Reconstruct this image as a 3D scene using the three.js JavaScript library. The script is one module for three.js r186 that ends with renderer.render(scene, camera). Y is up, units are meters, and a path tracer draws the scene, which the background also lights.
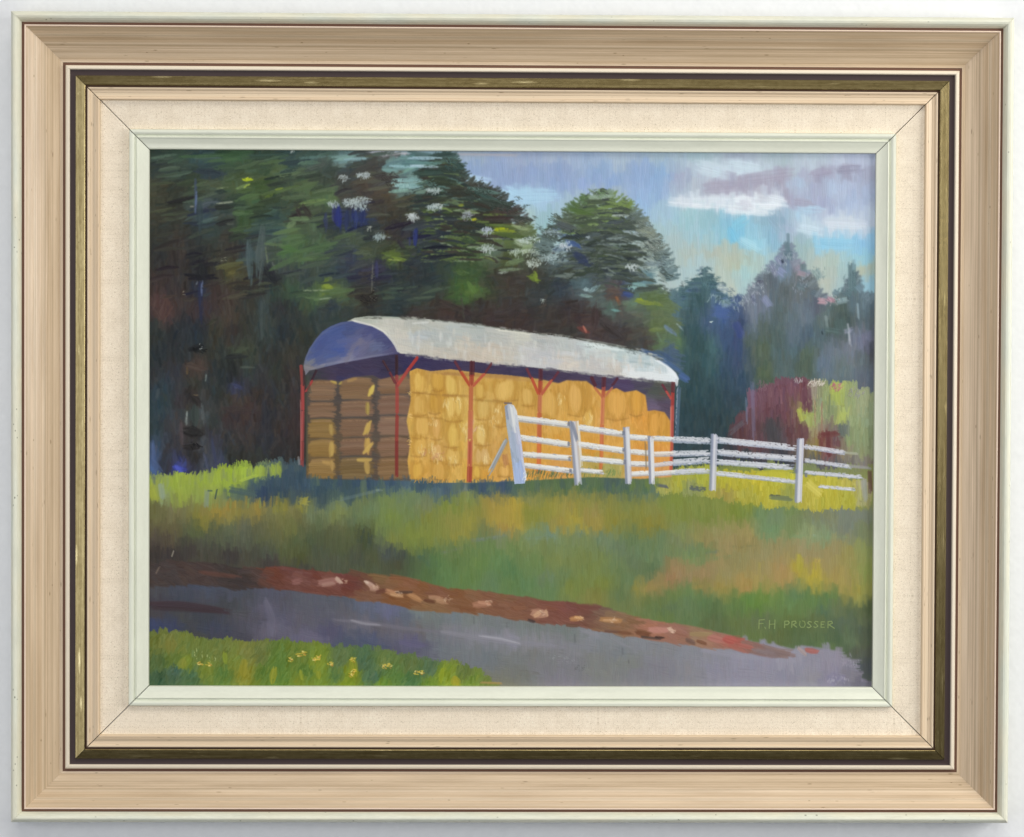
import * as THREE from 'three';
import { mergeVertices, toCreasedNormals } from 'three/addons/utils/BufferGeometryUtils.js';
import { RectAreaLightUniformsLib } from 'three/addons/lights/RectAreaLightUniformsLib.js';

// ---------------------------------------------------------------- camera, lamps, exposure
const scene = new THREE.Scene();
scene.background = new THREE.Color(0x000000);
const camera = new THREE.PerspectiveCamera(23.5914, 1024 / 837, 0.05, 30);
camera.position.set(-0.02182, 0.02318, 1.42229);
camera.rotation.set(-0.01591, -0.01514, 0.00405, 'YXZ');

const renderer = new THREE.WebGLRenderer({ antialias: true });
renderer.setSize(1024, 837);
renderer.toneMapping = THREE.LinearToneMapping;
renderer.toneMappingExposure = 1;
renderer.shadowMap.enabled = true;

RectAreaLightUniformsLib.init();
function panelLamp(name, color, intensity, w, h, at, to) {
  const l = new THREE.RectAreaLight(color, intensity, w, h);
  l.name = name; l.position.set(...at); l.lookAt(...to);
  scene.add(l);
  return l;
}
panelLamp('overhead_soft_lamp', 0xfffaf2, 5.3, 2.4, 1.6, [0.3, 3.0, 2.2], [0, 0, 0]);
panelLamp('side_window_lamp', 0xfdfbf8, 8.8, 0.8, 0.9, [1.5, 0.3, 0.8], [0, 0, 0]);
panelLamp('room_fill_lamp', 0xf6f8ff, 2.3, 3.0, 1.6, [-0.8, 0, 2.2], [0, 0, 0]);

// ---------------------------------------------------------------- helpers
let seed = 20240611;
function rnd() { seed = (seed + 0x6d2b79f5) | 0; let t = Math.imul(seed ^ (seed >>> 15), 1 | seed); t = (t + Math.imul(t ^ (t >>> 7), 61 | t)) ^ t; return ((t ^ (t >>> 14)) >>> 0) / 4294967296; }
const rr = (a, b) => a + (b - a) * rnd();
const gauss = () => (rnd() + rnd() + rnd() + rnd() - 2) * 0.87;
const clamp = (x, a = 0, b = 255) => Math.min(b, Math.max(a, x));
function noise1(n) { const a = Float32Array.from({ length: n }, () => rnd()); return (x) => { const i = Math.floor(x), f = x - i, s = f * f * (3 - 2 * f); return a[((i % n) + n) % n] * (1 - s) + a[(((i + 1) % n) + n) % n] * s; }; }
function noise2(n) { const a = Float32Array.from({ length: n * n }, () => rnd()); const g = (i, j) => a[((((j % n) + n) % n) * n) + (((i % n) + n) % n)]; return (x, y) => { const i = Math.floor(x), j = Math.floor(y), fx = x - i, fy = y - j, s = fx * fx * (3 - 2 * fx), t = fy * fy * (3 - 2 * fy); return (g(i, j) * (1 - s) + g(i + 1, j) * s) * (1 - t) + (g(i, j + 1) * (1 - s) + g(i + 1, j + 1) * s) * t; }; }
function dataTexture(w, h, fn, srgb) {
  const d = new Uint8Array(w * h * 4);
  for (let y = 0, o = 0; y < h; y++) for (let x = 0; x < w; x++, o += 4) { const c = fn(x, y); d[o] = clamp(c[0]); d[o + 1] = clamp(c[1]); d[o + 2] = clamp(c[2]); d[o + 3] = 255; }
  const t = new THREE.DataTexture(d, w, h);
  t.magFilter = THREE.LinearFilter; t.minFilter = THREE.LinearMipmapLinearFilter; t.generateMipmaps = true;
  t.wrapS = t.wrapT = THREE.RepeatWrapping;
  if (srgb) t.colorSpace = THREE.SRGBColorSpace;
  t.needsUpdate = true;
  return t;
}
const hex = (h) => [parseInt(h.slice(1, 3), 16), parseInt(h.slice(3, 5), 16), parseInt(h.slice(5, 7), 16)];
function shadows(o) { o.castShadow = o.receiveShadow = true; return o; }

// ---------------------------------------------------------------- the wall
{
  const n = noise2(64), f = noise2(128);
  const tex = dataTexture(512, 512, (x, y) => { const v = (n(x / 8, y / 8) - 0.5) * 3 + (f(x / 4, y / 4) - 0.5) * 3; return [230 + v, 232 + v, 233 + v]; }, true);
  const bump = dataTexture(512, 512, (x, y) => { const v = 128 + (f(x / 4, y / 4) - 0.5) * 120 + (n(x / 8, y / 8) - 0.5) * 120; return [v, v, v]; });
  tex.repeat.set(8, 6); bump.repeat.set(8, 6);
  const wall = shadows(new THREE.Mesh(new THREE.BoxGeometry(2.6, 2.0, 0.1), new THREE.MeshStandardMaterial({ map: tex, bumpMap: bump, bumpScale: 0.0002, roughness: 0.85 })));
  wall.name = 'wall'; wall.position.set(0, 0, -0.05);
  wall.userData = { kind: 'structure', label: 'plain white wall behind the framed painting', category: 'wall' };
  scene.add(wall);
}

// ---------------------------------------------------------------- frame mouldings
const W = 0.70, H = 0.566, INSET = 0.0942;          // outer size and the width of all mouldings together
const mm = 0.001;
const painting = new THREE.Group();
painting.name = 'framed_painting';
painting.userData = { label: 'framed oil painting of a hay barn behind a white rail fence, on white wall', category: 'painting' };
scene.add(painting);

// one length of moulding: profile [inset, height] in mm, swept along a side of length L and mitred at both ends
function mouldingGeometry(profile, base, L, half, gap) {
  const P = profile.map(([t, z]) => [t * mm, z * mm]);
  const pos = [], uv = [];
  const end = (t) => L / 2 - t - gap * mm;
  const v3 = (t, z, s) => [s * end(t), half - t, z];
  const put = (p, u, v) => { pos.push(...p); uv.push(u, v); };
  let arc = 0;
  const ring = [...P, [P[P.length - 1][0], base * mm], [P[0][0], base * mm]];
  for (let i = 0; i < ring.length; i++) {
    const a = ring[i], b = ring[(i + 1) % ring.length], d = Math.hypot(b[0] - a[0], b[1] - a[1]);
    if (d < 1e-7) continue;
    const A0 = v3(a[0], a[1], -1), A1 = v3(a[0], a[1], 1), B0 = v3(b[0], b[1], -1), B1 = v3(b[0], b[1], 1);
    const q = [[A0, arc], [B0, arc + d], [B1, arc + d], [A0, arc], [B1, arc + d], [A1, arc]];
    for (const [p, v] of q) put(p, p[0], v);
    arc += d;
  }
  const flat = ring.map(([t, z]) => new THREE.Vector2(t, z));
  for (const tri of THREE.ShapeUtils.triangulateShape(flat, [])) {
    for (const s of [-1, 1]) {
      let T = tri.map((k) => ring[k]);
      const c = T.map(([t, z]) => v3(t, z, s));
      const e1 = new THREE.Vector3(...c[1]).sub(new THREE.Vector3(...c[0])), e2 = new THREE.Vector3(...c[2]).sub(new THREE.Vector3(...c[0]));
      if (e1.cross(e2).x * s < 0) T = [T[0], T[2], T[1]];
      for (const [t, z] of T) put(v3(t, z, s), t, z);
    }
  }
  const g = new THREE.BufferGeometry();
  g.setAttribute('position', new THREE.Float32BufferAttribute(pos, 3));
  g.setAttribute('uv', new THREE.Float32BufferAttribute(uv, 2));
  return toCreasedNormals(g, 0.6);
}
const arcProfile = (t0, z0, t1, z1, bulge, n = 8) => Array.from({ length: n + 1 }, (_, i) => {   // a bulging (or hollow) line between two points
  const s = i / n, k = 4 * s * (1 - s) * bulge, dx = t1 - t0, dz = z1 - z0, l = Math.hypot(dx, dz);
  return [t0 + dx * s - (dz / l) * k, z0 + dz * s + (dx / l) * k];
});

// materials of the frame
const streakTexture = (w, h, base, amp, lines, tint) => {
  const coarse = noise1(512), fine = noise1(512), hair = noise1(1024), wob = noise2(128), blot = noise2(64), spots = [];
  for (let i = 0; i < 44; i++) spots.push([rnd() * w, rnd() * h, rr(1.5, 6), rr(1.5, 4.5), rr(18, 70)]);
  const rows = lines.map(([v, wd, a]) => [v * h, wd, a]);
  const t = dataTexture(w, h, (x, y) => {
    const yy = y + (wob(x / 90, y / 26) - 0.5) * 5;
    let v = (coarse(yy / 13) - 0.5) * amp + (fine(yy / 4.2 + 90) - 0.5) * amp * 0.9 + (hair(yy / 1.5) - 0.5) * amp * 0.75 * wob(x / 60 + 40, y / 10) * 1.6;
    v += (blot(x / 120, y / 20) - 0.5) * amp * 1.1 + (blot(x / 11 + 7, y / 1.5) - 0.5) * amp * 0.4;
    for (const [r, wd, a] of rows) { const d = Math.abs(y - r); if (d < wd) v += a * (1 - d / wd) * (0.55 + 0.9 * wob(x / 80 + 9, r)); }
    for (const [sx, sy, ax, ay, dk] of spots) { const q = ((x - sx) / ax) ** 2 + ((y - sy) / ay) ** 2; if (q < 1) v -= dk * (1 - q); }
    const k = (coarse(yy / 21 + 200) - 0.5) * tint;
    return [base[0] + v + k, base[1] + v, base[2] + v - k * 0.8];
  }, true);
  return t;
};
function fit(tex, lengthM, widthM, du, rotated = 0) {       // a clone of the texture that repeats every lengthM along and widthM across
  const t = tex.clone(); t.wrapS = THREE.MirroredRepeatWrapping; t.repeat.set(1 / lengthM, 1 / widthM); t.offset.set(du, rotated); t.needsUpdate = true; return t;
}
const coveTex = streakTexture(2048, 256, [201, 178, 146], 16, [[0.2, 2.2, -26], [0.29, 2, 24], [0.36, 1.6, -20], [0.47, 2, 20], [0.53, 1.6, -24], [0.64, 2.2, 18], [0.72, 1.8, -26], [0.81, 2, 16], [0.9, 1.6, -22]], 6);
const coveBump = streakTexture(1024, 256, [128, 128, 128], 90, [[0.2, 3, -60], [0.36, 3, -50], [0.53, 3, -60], [0.72, 3, -60], [0.9, 3, -50]], 0);
coveBump.colorSpace = THREE.NoColorSpace;
const linerTex = streakTexture(1024, 128, [222, 200, 168], 9, [[0.3, 3, -16], [0.5, 2, 12], [0.7, 3, -12]], 8);
const paintTex = (() => {       // greenish cream paint with faint mottling, specks and knocks
  const a = noise2(64), b = noise2(128), chips = [];
  for (let i = 0; i < 34; i++) chips.push([rnd() * 1024, rnd() * 128, rr(1, 3), rr(0.8, 2), rr(40, 150)]);
  return dataTexture(1024, 128, (x, y) => {
    let v = (a(x / 40, y / 6) - 0.5) * 9 + (b(x / 9, y / 3) - 0.5) * 6, k = (a(x / 70 + 9, y / 12) - 0.5) * 7;
    for (const [sx, sy, ax, ay, dk] of chips) { const q = ((x - sx) / ax) ** 2 + ((y - sy) / ay) ** 2; if (q < 1) v -= dk * (1 - q); }
    return [227 + v + k, 227 + v, 206 + v - k];
  }, true);
})();
const slipTex = (() => {
  const a = noise2(64), b = noise2(128);
  return dataTexture(1024, 128, (x, y) => { const v = (a(x / 50, y / 8) - 0.5) * 6 + (b(x / 7, y / 2) - 0.5) * 4; return [226 + v, 229 + v, 210 + v]; }, true);
})();
const goldTex = (() => {        // rubbed gilding: paler worn places, dark specks and short scratches
  const a = noise2(64), b = noise2(128), c = noise1(512), worn = [];
  for (let i = 0; i < 16; i++) worn.push([rnd() * 2048, rr(10, 110), rr(6, 36), rr(3, 14), rr(18, 70)]);
  for (let i = 0; i < 60; i++) worn.push([rnd() * 2048, rnd() * 128, rr(1, 3), rr(2, 9), rr(-50, 60)]);
  return dataTexture(2048, 128, (x, y) => {
    let v = (a(x / 46, y / 9) - 0.5) * 26 + (b(x / 7, y / 16) - 0.5) * 16 + (c(y / 4) - 0.5) * 14;
    for (const [sx, sy, ax, ay, dk] of worn) { const q = ((x - sx) / ax) ** 2 + ((y - sy) / ay) ** 2; if (q < 1) v += dk * (1 - q) * (0.4 + b(x / 3, y / 3)); }
    return [136 + v, 122 + v, 82 + v * 0.9];
  }, true);
})();
const [linenTex, linenBump] = (() => {       // plain weave with slubs
  const N = 1024, T = 6, n = N / T | 0, col = [], row = [];
  const mk = () => { const q = []; for (let i = 0; i <= n; i++) q.push({ tone: gauss() * 3 + (rnd() < 0.08 ? -rr(4, 12) : 0), ph: rnd() * 200, thick: rr(0.8, 1.2), nz: noise1(64) }); return q; };
  col.push(...mk()); row.push(...mk());
  const big = noise2(32), out = [], spk = Float32Array.from({ length: (n + 1) * (n + 1) }, () => (rnd() < 0.035 ? rr(10, 30) : 0));
  for (const bump of [0, 1]) out.push(dataTexture(N, N, (x, y) => {
    const i = Math.floor(x / T), j = Math.floor(y / T), fx = (x % T) / T - 0.5, fy = (y % T) / T - 0.5, over = (i + j) % 2;
    const c = col[i], r = row[j], cs = c.nz(y / 9 + c.ph), rs = r.nz(x / 9 + r.ph);
    const top = over ? 1 - (fx * 1.9) ** 2 * 0.9 - fy * fy * 0.8 : 1 - (fy * 1.9) ** 2 * 0.9 - fx * fx * 0.8;
    if (bump) { const v = 40 + 190 * clamp(top * (over ? 0.7 + 0.5 * cs : 0.7 + 0.5 * rs), 0, 1); return [v, v, v]; }
    const tone = (over ? c.tone + (cs - 0.5) * 20 : r.tone + (rs - 0.5) * 20) - spk[j * (n + 1) + i];
    const v = tone + (top - 0.6) * 22 + (big(x / 64, y / 64) - 0.5) * 8;
    return [243 + v, 229 + v * 1.05, 205 + v * 1.15];
  }, !bump));
  return out;
})();
const std = (o) => new THREE.MeshStandardMaterial(o);
const M = {
  groove: std({ color: 0x6a4a38, roughness: 0.75 }),
  scoop: std({ color: 0x382826, roughness: 0.65 }),
  bead: std({ color: 0xe9ddc6, roughness: 0.5 }),
  lip: std({ color: 0xf0d9c2, roughness: 0.55 }),
  dark: std({ color: 0x4a3322, roughness: 0.8 }),
};

const SIDES = [['top', W, H / 2, 0], ['left', H, W / 2, Math.PI / 2], ['bottom', W, H / 2, Math.PI], ['right', H, W / 2, -Math.PI / 2]];
const coveProfile = (() => {
  const steps = [0, 0.17, 0.2, 0.23, 0.34, 0.37, 0.4, 0.51, 0.54, 0.57, 0.7, 0.73, 0.76, 0.88, 0.91, 0.94, 1], dip = { 0.2: 1, 0.37: 1, 0.54: 1, 0.73: 1, 0.91: 1 }, q = [];
  for (const s of steps) q.push([11.05 + 22.8 * s, 9.6 + 13 * (1 - s) ** 1.6 - (dip[s] ? 0.22 : 0)]);
  return q;
})();
SIDES.forEach(([side, L, half, turn], k) => {
  const rail = new THREE.Group(); rail.name = 'frame_rail'; rail.rotation.z = turn; painting.add(rail);
  const liner = new THREE.Group(); liner.name = 'liner_rail'; liner.rotation.z = turn; painting.add(liner);
  const part = (parent, name, profile, base, mat, gap) => {
    const m = shadows(new THREE.Mesh(mouldingGeometry(profile, base, L, half, gap), mat));
    m.name = name; parent.add(m); return m;
  };
  const du = k * 0.237 + 0.11;
  const cream = std({ map: fit(paintTex, 0.36, 0.04, du, k * 0.21), roughness: 0.42 });
  const cove = std({ map: fit(coveTex, 0.82, 0.0272, du), bumpMap: fit(coveBump, 0.5, 0.0272, du), bumpScale: 0.00012, roughness: 0.32 });
  const linerWood = std({ map: fit(linerTex, 0.5, 0.012, du), roughness: 0.5 });
  const gold = std({ map: fit(goldTex, 0.75, 0.009, du), metalness: 0.75, roughness: 0.25 });
  const linen = std({ map: fit(linenTex, 0.105, 0.105, du, k * 0.31), bumpMap: fit(linenBump, 0.105, 0.105, du, k * 0.31), bumpScale: 0.00022, roughness: 0.95 });
  const slipPaint = std({ map: fit(slipTex, 0.36, 0.05, du), roughness: 0.45 });

  part(rail, 'outer_band', [[0, 17.5], [0.15, 20], [0.7, 22.6], [1.7, 24.6], [3, 25.7], [4.3, 26], [5.6, 25.6], [6.8, 24.4], [7.5, 22.8], [7.8, 21.4]], 0.4, cream, 0.09);
  part(rail, 'groove', [[7.85, 21.3], [9.8, 21.3]], 0.4, M.groove, 0.02);
  part(rail, 'lip', [[9.85, 22.4], [9.95, 22.9], [10.4, 23.1], [10.85, 22.9], [11, 22.5]], 0.4, M.lip, 0.02);
  part(rail, 'cove', coveProfile, 0.4, cove, 0.03);
  part(rail, 'inner_groove', [[33.9, 9.2], [35.95, 9.2]], 0.4, M.groove, 0.02);
  part(rail, 'bead', [[36, 10.6], [36.15, 11.6], [36.8, 12.4], [37.6, 12.7], [38.5, 12.6], [39, 12.1], [39.15, 11.2]], 0.4, M.bead, 0.06);
  part(rail, 'painted_hollow', arcProfile(39.2, 11, 43.2, 11, -0.4, 6), 0.4, M.scoop, 0.02);
  part(rail, 'gold_fillet', [[43.25, 11.7], [43.4, 12.2], [43.8, 12.4], [47, 12.62], [49.6, 12.8], [50, 12.5]], 0.4, gold, 0.22);
  part(rail, 'rebate', [[50.05, 11.2], [51.45, 11.2]], 0.4, M.dark, 0.02);

  part(liner, 'wooden_ridge', [[51.5, 12.6], [51.65, 13.4], [52.25, 13.8], [52.95, 13.5], [53.25, 12.7], [53.65, 12.5], [55.2, 12.5], [55.5, 12.2], [55.9, 12.5], [57.9, 12.9], [58.2, 12.7], [58.5, 13], [59.1, 13.4], [59.8, 13.3], [60.2, 12.6]], 1, linerWood, 0.36);
  part(liner, 'linen_insert', [[60.25, 10.3], [62.5, 10.2], [71.5, 9.4], [78.5, 8.9], [80.2, 8.7]], 1, linen, 0.38);
  part(liner, 'slip', [[80.35, 9.6], [80.45, 11.6], [81, 12.6], [82.1, 13], [83.2, 12.8], [84.1, 12.2], [84.5, 11.2], [85, 10.9], [85.4, 11.2], [85.6, 12], [86.2, 12.3], [86.7, 12], [87, 11.6], [89.5, 10.9], [92.8, 9.9], [93.5, 9.9], [94, 9.6], [94.2, 9]], 6.7, slipPaint, 0.36);
});

// ---------------------------------------------------------------- the painted board
// The oil painting is a flat board; its picture is brushed stroke by stroke on a canvas (colour) and a second one (thickness of the paint).
// Strokes are given in tenths of the board's sight size: 0..726 across and 0..536 down, shifted by (150, 150).
const SIGHT_W = W - 2 * INSET, SIGHT_H = H - 2 * INSET, EDGE = 0.006;
const CW = 2048, PXM = CW / (SIGHT_W + 2 * EDGE), CH = Math.round((SIGHT_H + 2 * EDGE) * PXM);
const colour = document.createElement('canvas'), relief = document.createElement('canvas');
colour.width = relief.width = CW; colour.height = relief.height = CH;
const cc = colour.getContext('2d'), rc = relief.getContext('2d');
const UNIT = SIGHT_W * PXM / 726;
for (const c of [cc, rc]) { c.setTransform(UNIT, 0, 0, UNIT * (SIGHT_H / SIGHT_W) * (726 / 536), EDGE * PXM, EDGE * PXM); c.lineJoin = 'round'; c.lineCap = 'round'; }
const sq = (x, y) => { const u = (x - 149.7) / (726.3 - (y - 150) / 134), v = (y - 148 - 4 * u) / (538 - 3 * u); return [u * 726, v * 536]; };   // straightens the sketch
cc.fillStyle = '#4a4c44'; cc.fillRect(-20, -20, 780, 590);
rc.fillStyle = '#6a6a6a'; rc.fillRect(-20, -20, 780, 590);
const pigment = (h) => {       // colours as mixed on the palette: a touch of grey in every mix, more in the darks
  const c = hex(h), l = 0.3 * c[0] + 0.59 * c[1] + 0.11 * c[2], d = l < 90 ? 0.83 + 0.17 * l / 90 : 1;
  let s = l < 90 ? 0.76 : 0.76 + 0.1 * Math.min(1, (l - 90) / 60);
  if (c[1] > c[2] + 28 && c[1] > c[0] - 26) s = 0.94;                          // greens and ochres stay fresh
  else if (c[0] > c[1] * 1.15 && c[0] > c[2] * 1.15) s = c[0] < 105 ? 0.42 : c[2] > c[1] && c[0] < 150 ? 0.62 : c[0] < 150 ? 0.86 : 0.88;
  return c.map((v) => (l + (v - l) * s) * d);
};
const css = (c, k = 0, a = 1) => `rgba(${clamp(c[0] + k) | 0},${clamp(c[1] + k) | 0},${clamp(c[2] + k) | 0},${a})`;

// one loaded brush stroke: many bristles, each with its own tone, ragged at both ends; dry > 0 leaves gaps
function stroke(pts, w, col, { a = 0.9, jit = 7, dry = 0, rag = 0.5, taper = 0 } = {}) {
  const c0 = typeof col === 'string' ? pigment(col) : col, P = pts.map(([x, y]) => sq(x, y)), n = Math.max(2, Math.round(w * 1.25)), bw = (w / n) * 1.7;
  const seg = [0];
  for (let i = 1; i < P.length; i++) seg.push(seg[i - 1] + Math.hypot(P[i][0] - P[i - 1][0], P[i][1] - P[i - 1][1]));
  const L = seg[seg.length - 1] || 0.01;
  const at = (s) => { let i = 1; while (i < seg.length - 1 && seg[i] < s) i++; const f = (s - seg[i - 1]) / Math.max(1e-6, seg[i] - seg[i - 1]), p = P[i - 1], q = P[i], dx = q[0] - p[0], dy = q[1] - p[1], l = Math.hypot(dx, dy) || 1; return [p[0] + dx * f, p[1] + dy * f, -dy / l, dx / l]; };
  const steps = Math.max(2, Math.min(9, Math.round(L / 6)));
  for (let b = 0; b < n; b++) {
    const o = (b + 0.5) / n - 0.5, wide = o * w, e = 1 - Math.pow(Math.abs(o) * 2, 4) * 0.45;
    const s0 = (rr(-0.25, 0.1) * w + rnd() * rnd() * L * 0.14) * rag * 2, s1 = L + (rr(-0.2, 0.3) * w - rnd() * rnd() * L * 0.3) * rag * 2;
    const k = gauss() * jit, al = a * e * rr(0.75, 1), h = 105 + gauss() * 50 + (1 - Math.abs(o) * 2) * 10;
    const line = [];
    for (let i = 0; i <= steps; i++) { const [x, y, nx, ny] = at(clamp(s0 + (s1 - s0) * i / steps, -w, L + w)), tp = taper ? 1 - taper * Math.abs(i / steps * 2 - 1) ** 1.5 : 1; line.push([x + nx * wide * tp, y + ny * wide * tp]); }
    cc.strokeStyle = css(c0, k, al); cc.lineWidth = bw * rr(0.7, 1.15);
    rc.strokeStyle = css([h, h, h], 0, 0.55 * a); rc.lineWidth = cc.lineWidth * 0.8;
    if (!dry) { for (const c of [cc, rc]) { c.beginPath(); line.forEach(([x, y], i) => (i ? c.lineTo(x, y) : c.moveTo(x, y))); c.stroke(); } continue; }
    for (let i = 0; i < line.length - 1; i++) {
      const m = Math.max(1, Math.round(L / steps / 1.6));
      for (let j = 0; j < m; j++) if (rnd() > dry) {
        const f = j / m, g = f + rr(0.4, 1.1) / m, [x0, y0] = line[i], [x1, y1] = line[i + 1];
        for (const c of [cc, rc]) { c.beginPath(); c.moveTo(x0 + (x1 - x0) * f, y0 + (y1 - y0) * f); c.lineTo(x0 + (x1 - x0) * g, y0 + (y1 - y0) * g); c.stroke(); }
      }
    }
  }
}
const line = (x0, y0, x1, y1, w, col, o) => stroke([[x0, y0], [x1, y1]], w, col, o);
function blend(r, amount = 1, [x0, y0, x1, y1] = [130, 130, 900, 710]) {      // wet paint drawn together with a soft brush
  const copy = document.createElement('canvas'); copy.width = CW; copy.height = CH;
  const k = copy.getContext('2d'); k.filter = `blur(${(r * UNIT).toFixed(2)}px)`; k.drawImage(colour, 0, 0);
  cc.save(); cc.beginPath(); cc.rect(x0 - 150, y0 - 150, x1 - x0, y1 - y0); cc.clip(); cc.setTransform(1, 0, 0, 1, 0, 0); cc.globalAlpha = amount; cc.drawImage(copy, 0, 0); cc.restore();
}
function flecks(x, y, rx, ry, n, col, { len = 2.2, ang = 0, spread = 0.8, w = 1, a = 0.85, jit = 14 } = {}) {      // the touch of a nearly dry brush
  const c0 = pigment(col);
  for (let i = 0; i < n; i++) {
    const t = rnd() * 6.283, r = Math.sqrt(rnd()), px = x + Math.cos(t) * r * rx, py = y + Math.sin(t) * r * ry, d = ang + gauss() * spread, l = len * rr(0.4, 1.3);
    const [qx, qy] = sq(px, py);
    cc.strokeStyle = css(c0, gauss() * jit, a * rr(0.5, 1)); cc.lineWidth = w * rr(0.5, 1.2);
    rc.strokeStyle = css([185, 185, 185], gauss() * 30, 0.7); rc.lineWidth = cc.lineWidth;
    for (const c of [cc, rc]) { c.beginPath(); c.moveTo(qx, qy); c.lineTo(qx + Math.cos(d) * l, qy + Math.sin(d) * l); c.stroke(); }
  }
}
const inside = (poly, x, y) => { let c = false; for (let i = 0, j = poly.length - 1; i < poly.length; j = i++) { const [xi, yi] = poly[i], [xj, yj] = poly[j]; if ((yi > y) !== (yj > y) && x < ((xj - xi) * (y - yi)) / (yj - yi) + xi) c = !c; } return c; };
function clipTo(poly, draw, rough = 0) {
  for (const c of [cc, rc]) { c.save(); c.beginPath(); poly.forEach(([x, y], i) => { const [a, b] = sq(x, y); i ? c.lineTo(a, b) : c.moveTo(a, b); }); c.closePath(); c.clip(); }
  draw();
  for (const c of [cc, rc]) c.restore();
}
// brush a whole region: each stroke takes the mix of paint nearest to it
function field(spots) {
  const S = spots.map(([x, y, c]) => [x, y, pigment(c)]);
  return (x, y, stretch = 1) => {
    let r = 0, g = 0, b = 0, t = 0;
    for (const [px, py, c] of S) { const d = (px - x) ** 2 + ((py - y) * stretch) ** 2 + 6, k = 1 / (d * d); r += c[0] * k; g += c[1] * k; b += c[2] * k; t += k; }
    return [r / t, g / t, b / t];
  };
}
let lastMix = null;
function brushIn(poly, spots, passes, stretch = 1) {
  const mix = typeof spots === 'function' ? spots : field(spots);
  lastMix = mix;
  const xs = poly.map((p) => p[0]), ys = poly.map((p) => p[1]), x0 = Math.min(...xs), x1 = Math.max(...xs), y0 = Math.min(...ys), y1 = Math.max(...ys);
  for (const { w, len, ang, spread = 0.25, step = 0.6, jit = 6, vary = 4, a = 0.9, dry = 0, keep = 1 } of passes) {
    const cells = [], st = w * step, sx = Math.max(st, 1.5), sy = Math.max(st, 1.5);
    for (let y = y0; y <= y1; y += sy) for (let x = x0; x <= x1; x += sx) cells.push([x + rr(-0.5, 0.5) * sx, y + rr(-0.5, 0.5) * sy]);
    for (let i = cells.length - 1; i > 0; i--) { const j = Math.floor(rnd() * (i + 1)); [cells[i], cells[j]] = [cells[j], cells[i]]; }
    for (const [x, y] of cells) {
      if (rnd() > keep || !inside(poly, x, y)) continue;
      const d = (typeof ang === 'function' ? ang(x, y) : ang) + gauss() * spread, l = len * rr(0.6, 1.3), dx = Math.cos(d) * l / 2, dy = Math.sin(d) * l / 2, v = gauss() * vary, warm = gauss() * vary * 0.5, c = mix(x, y, stretch);
      const bend = gauss() * 0.12 * l;
      stroke([[x - dx, y - dy], [x - dy * bend / l, y + dx * bend / l], [x + dx, y + dy]], w * rr(0.75, 1.2), [c[0] + v + warm, c[1] + v, c[2] + v - warm], { a, jit, dry });
    }
  }
}
const VERT = Math.PI / 2;
// feathery sprays of foliage that leave a ragged edge: dry strokes from just inside an edge outwards
function sprays(mix, edge, n, reach, { w = 3, lift = 0, fade = 0, dry = 0.35, a = 0.75, tone = 0, sky = [160, 180, 190] } = {}) {
  let L = 0; const acc = [0];
  for (let i = 1; i < edge.length; i++) { L += Math.hypot(edge[i][0] - edge[i - 1][0], edge[i][1] - edge[i - 1][1]); acc.push(L); }
  for (let q = 0; q < n; q++) {
    const s = rnd() * L; let i = 1; while (acc[i] < s) i++;
    const f = (s - acc[i - 1]) / (acc[i] - acc[i - 1]), [ax, ay] = edge[i - 1], [bx, by] = edge[i], x = ax + (bx - ax) * f, y = ay + (by - ay) * f, l = Math.hypot(bx - ax, by - ay), nx = (by - ay) / l, ny = -(bx - ax) / l;
    const d = Math.atan2(ny, nx) * 0.6 + (nx < 0 ? (ny < 0 ? -1 : 1) * Math.PI * 0.4 : 0) + gauss() * 0.4 + lift, r = reach * rr(0.4, 1.3), c = mix(x - nx * 5, y - ny * 5), k = fade * rnd();
    stroke([[x - Math.cos(d) * 5, y - Math.sin(d) * 5], [x + Math.cos(d) * r, y + Math.sin(d) * r]], w * rr(0.6, 1.3), c.map((v, j) => v * (1 - k) + sky[j] * k + tone), { a, dry, jit: 9, taper: 0.5 });
  }
}

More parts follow.
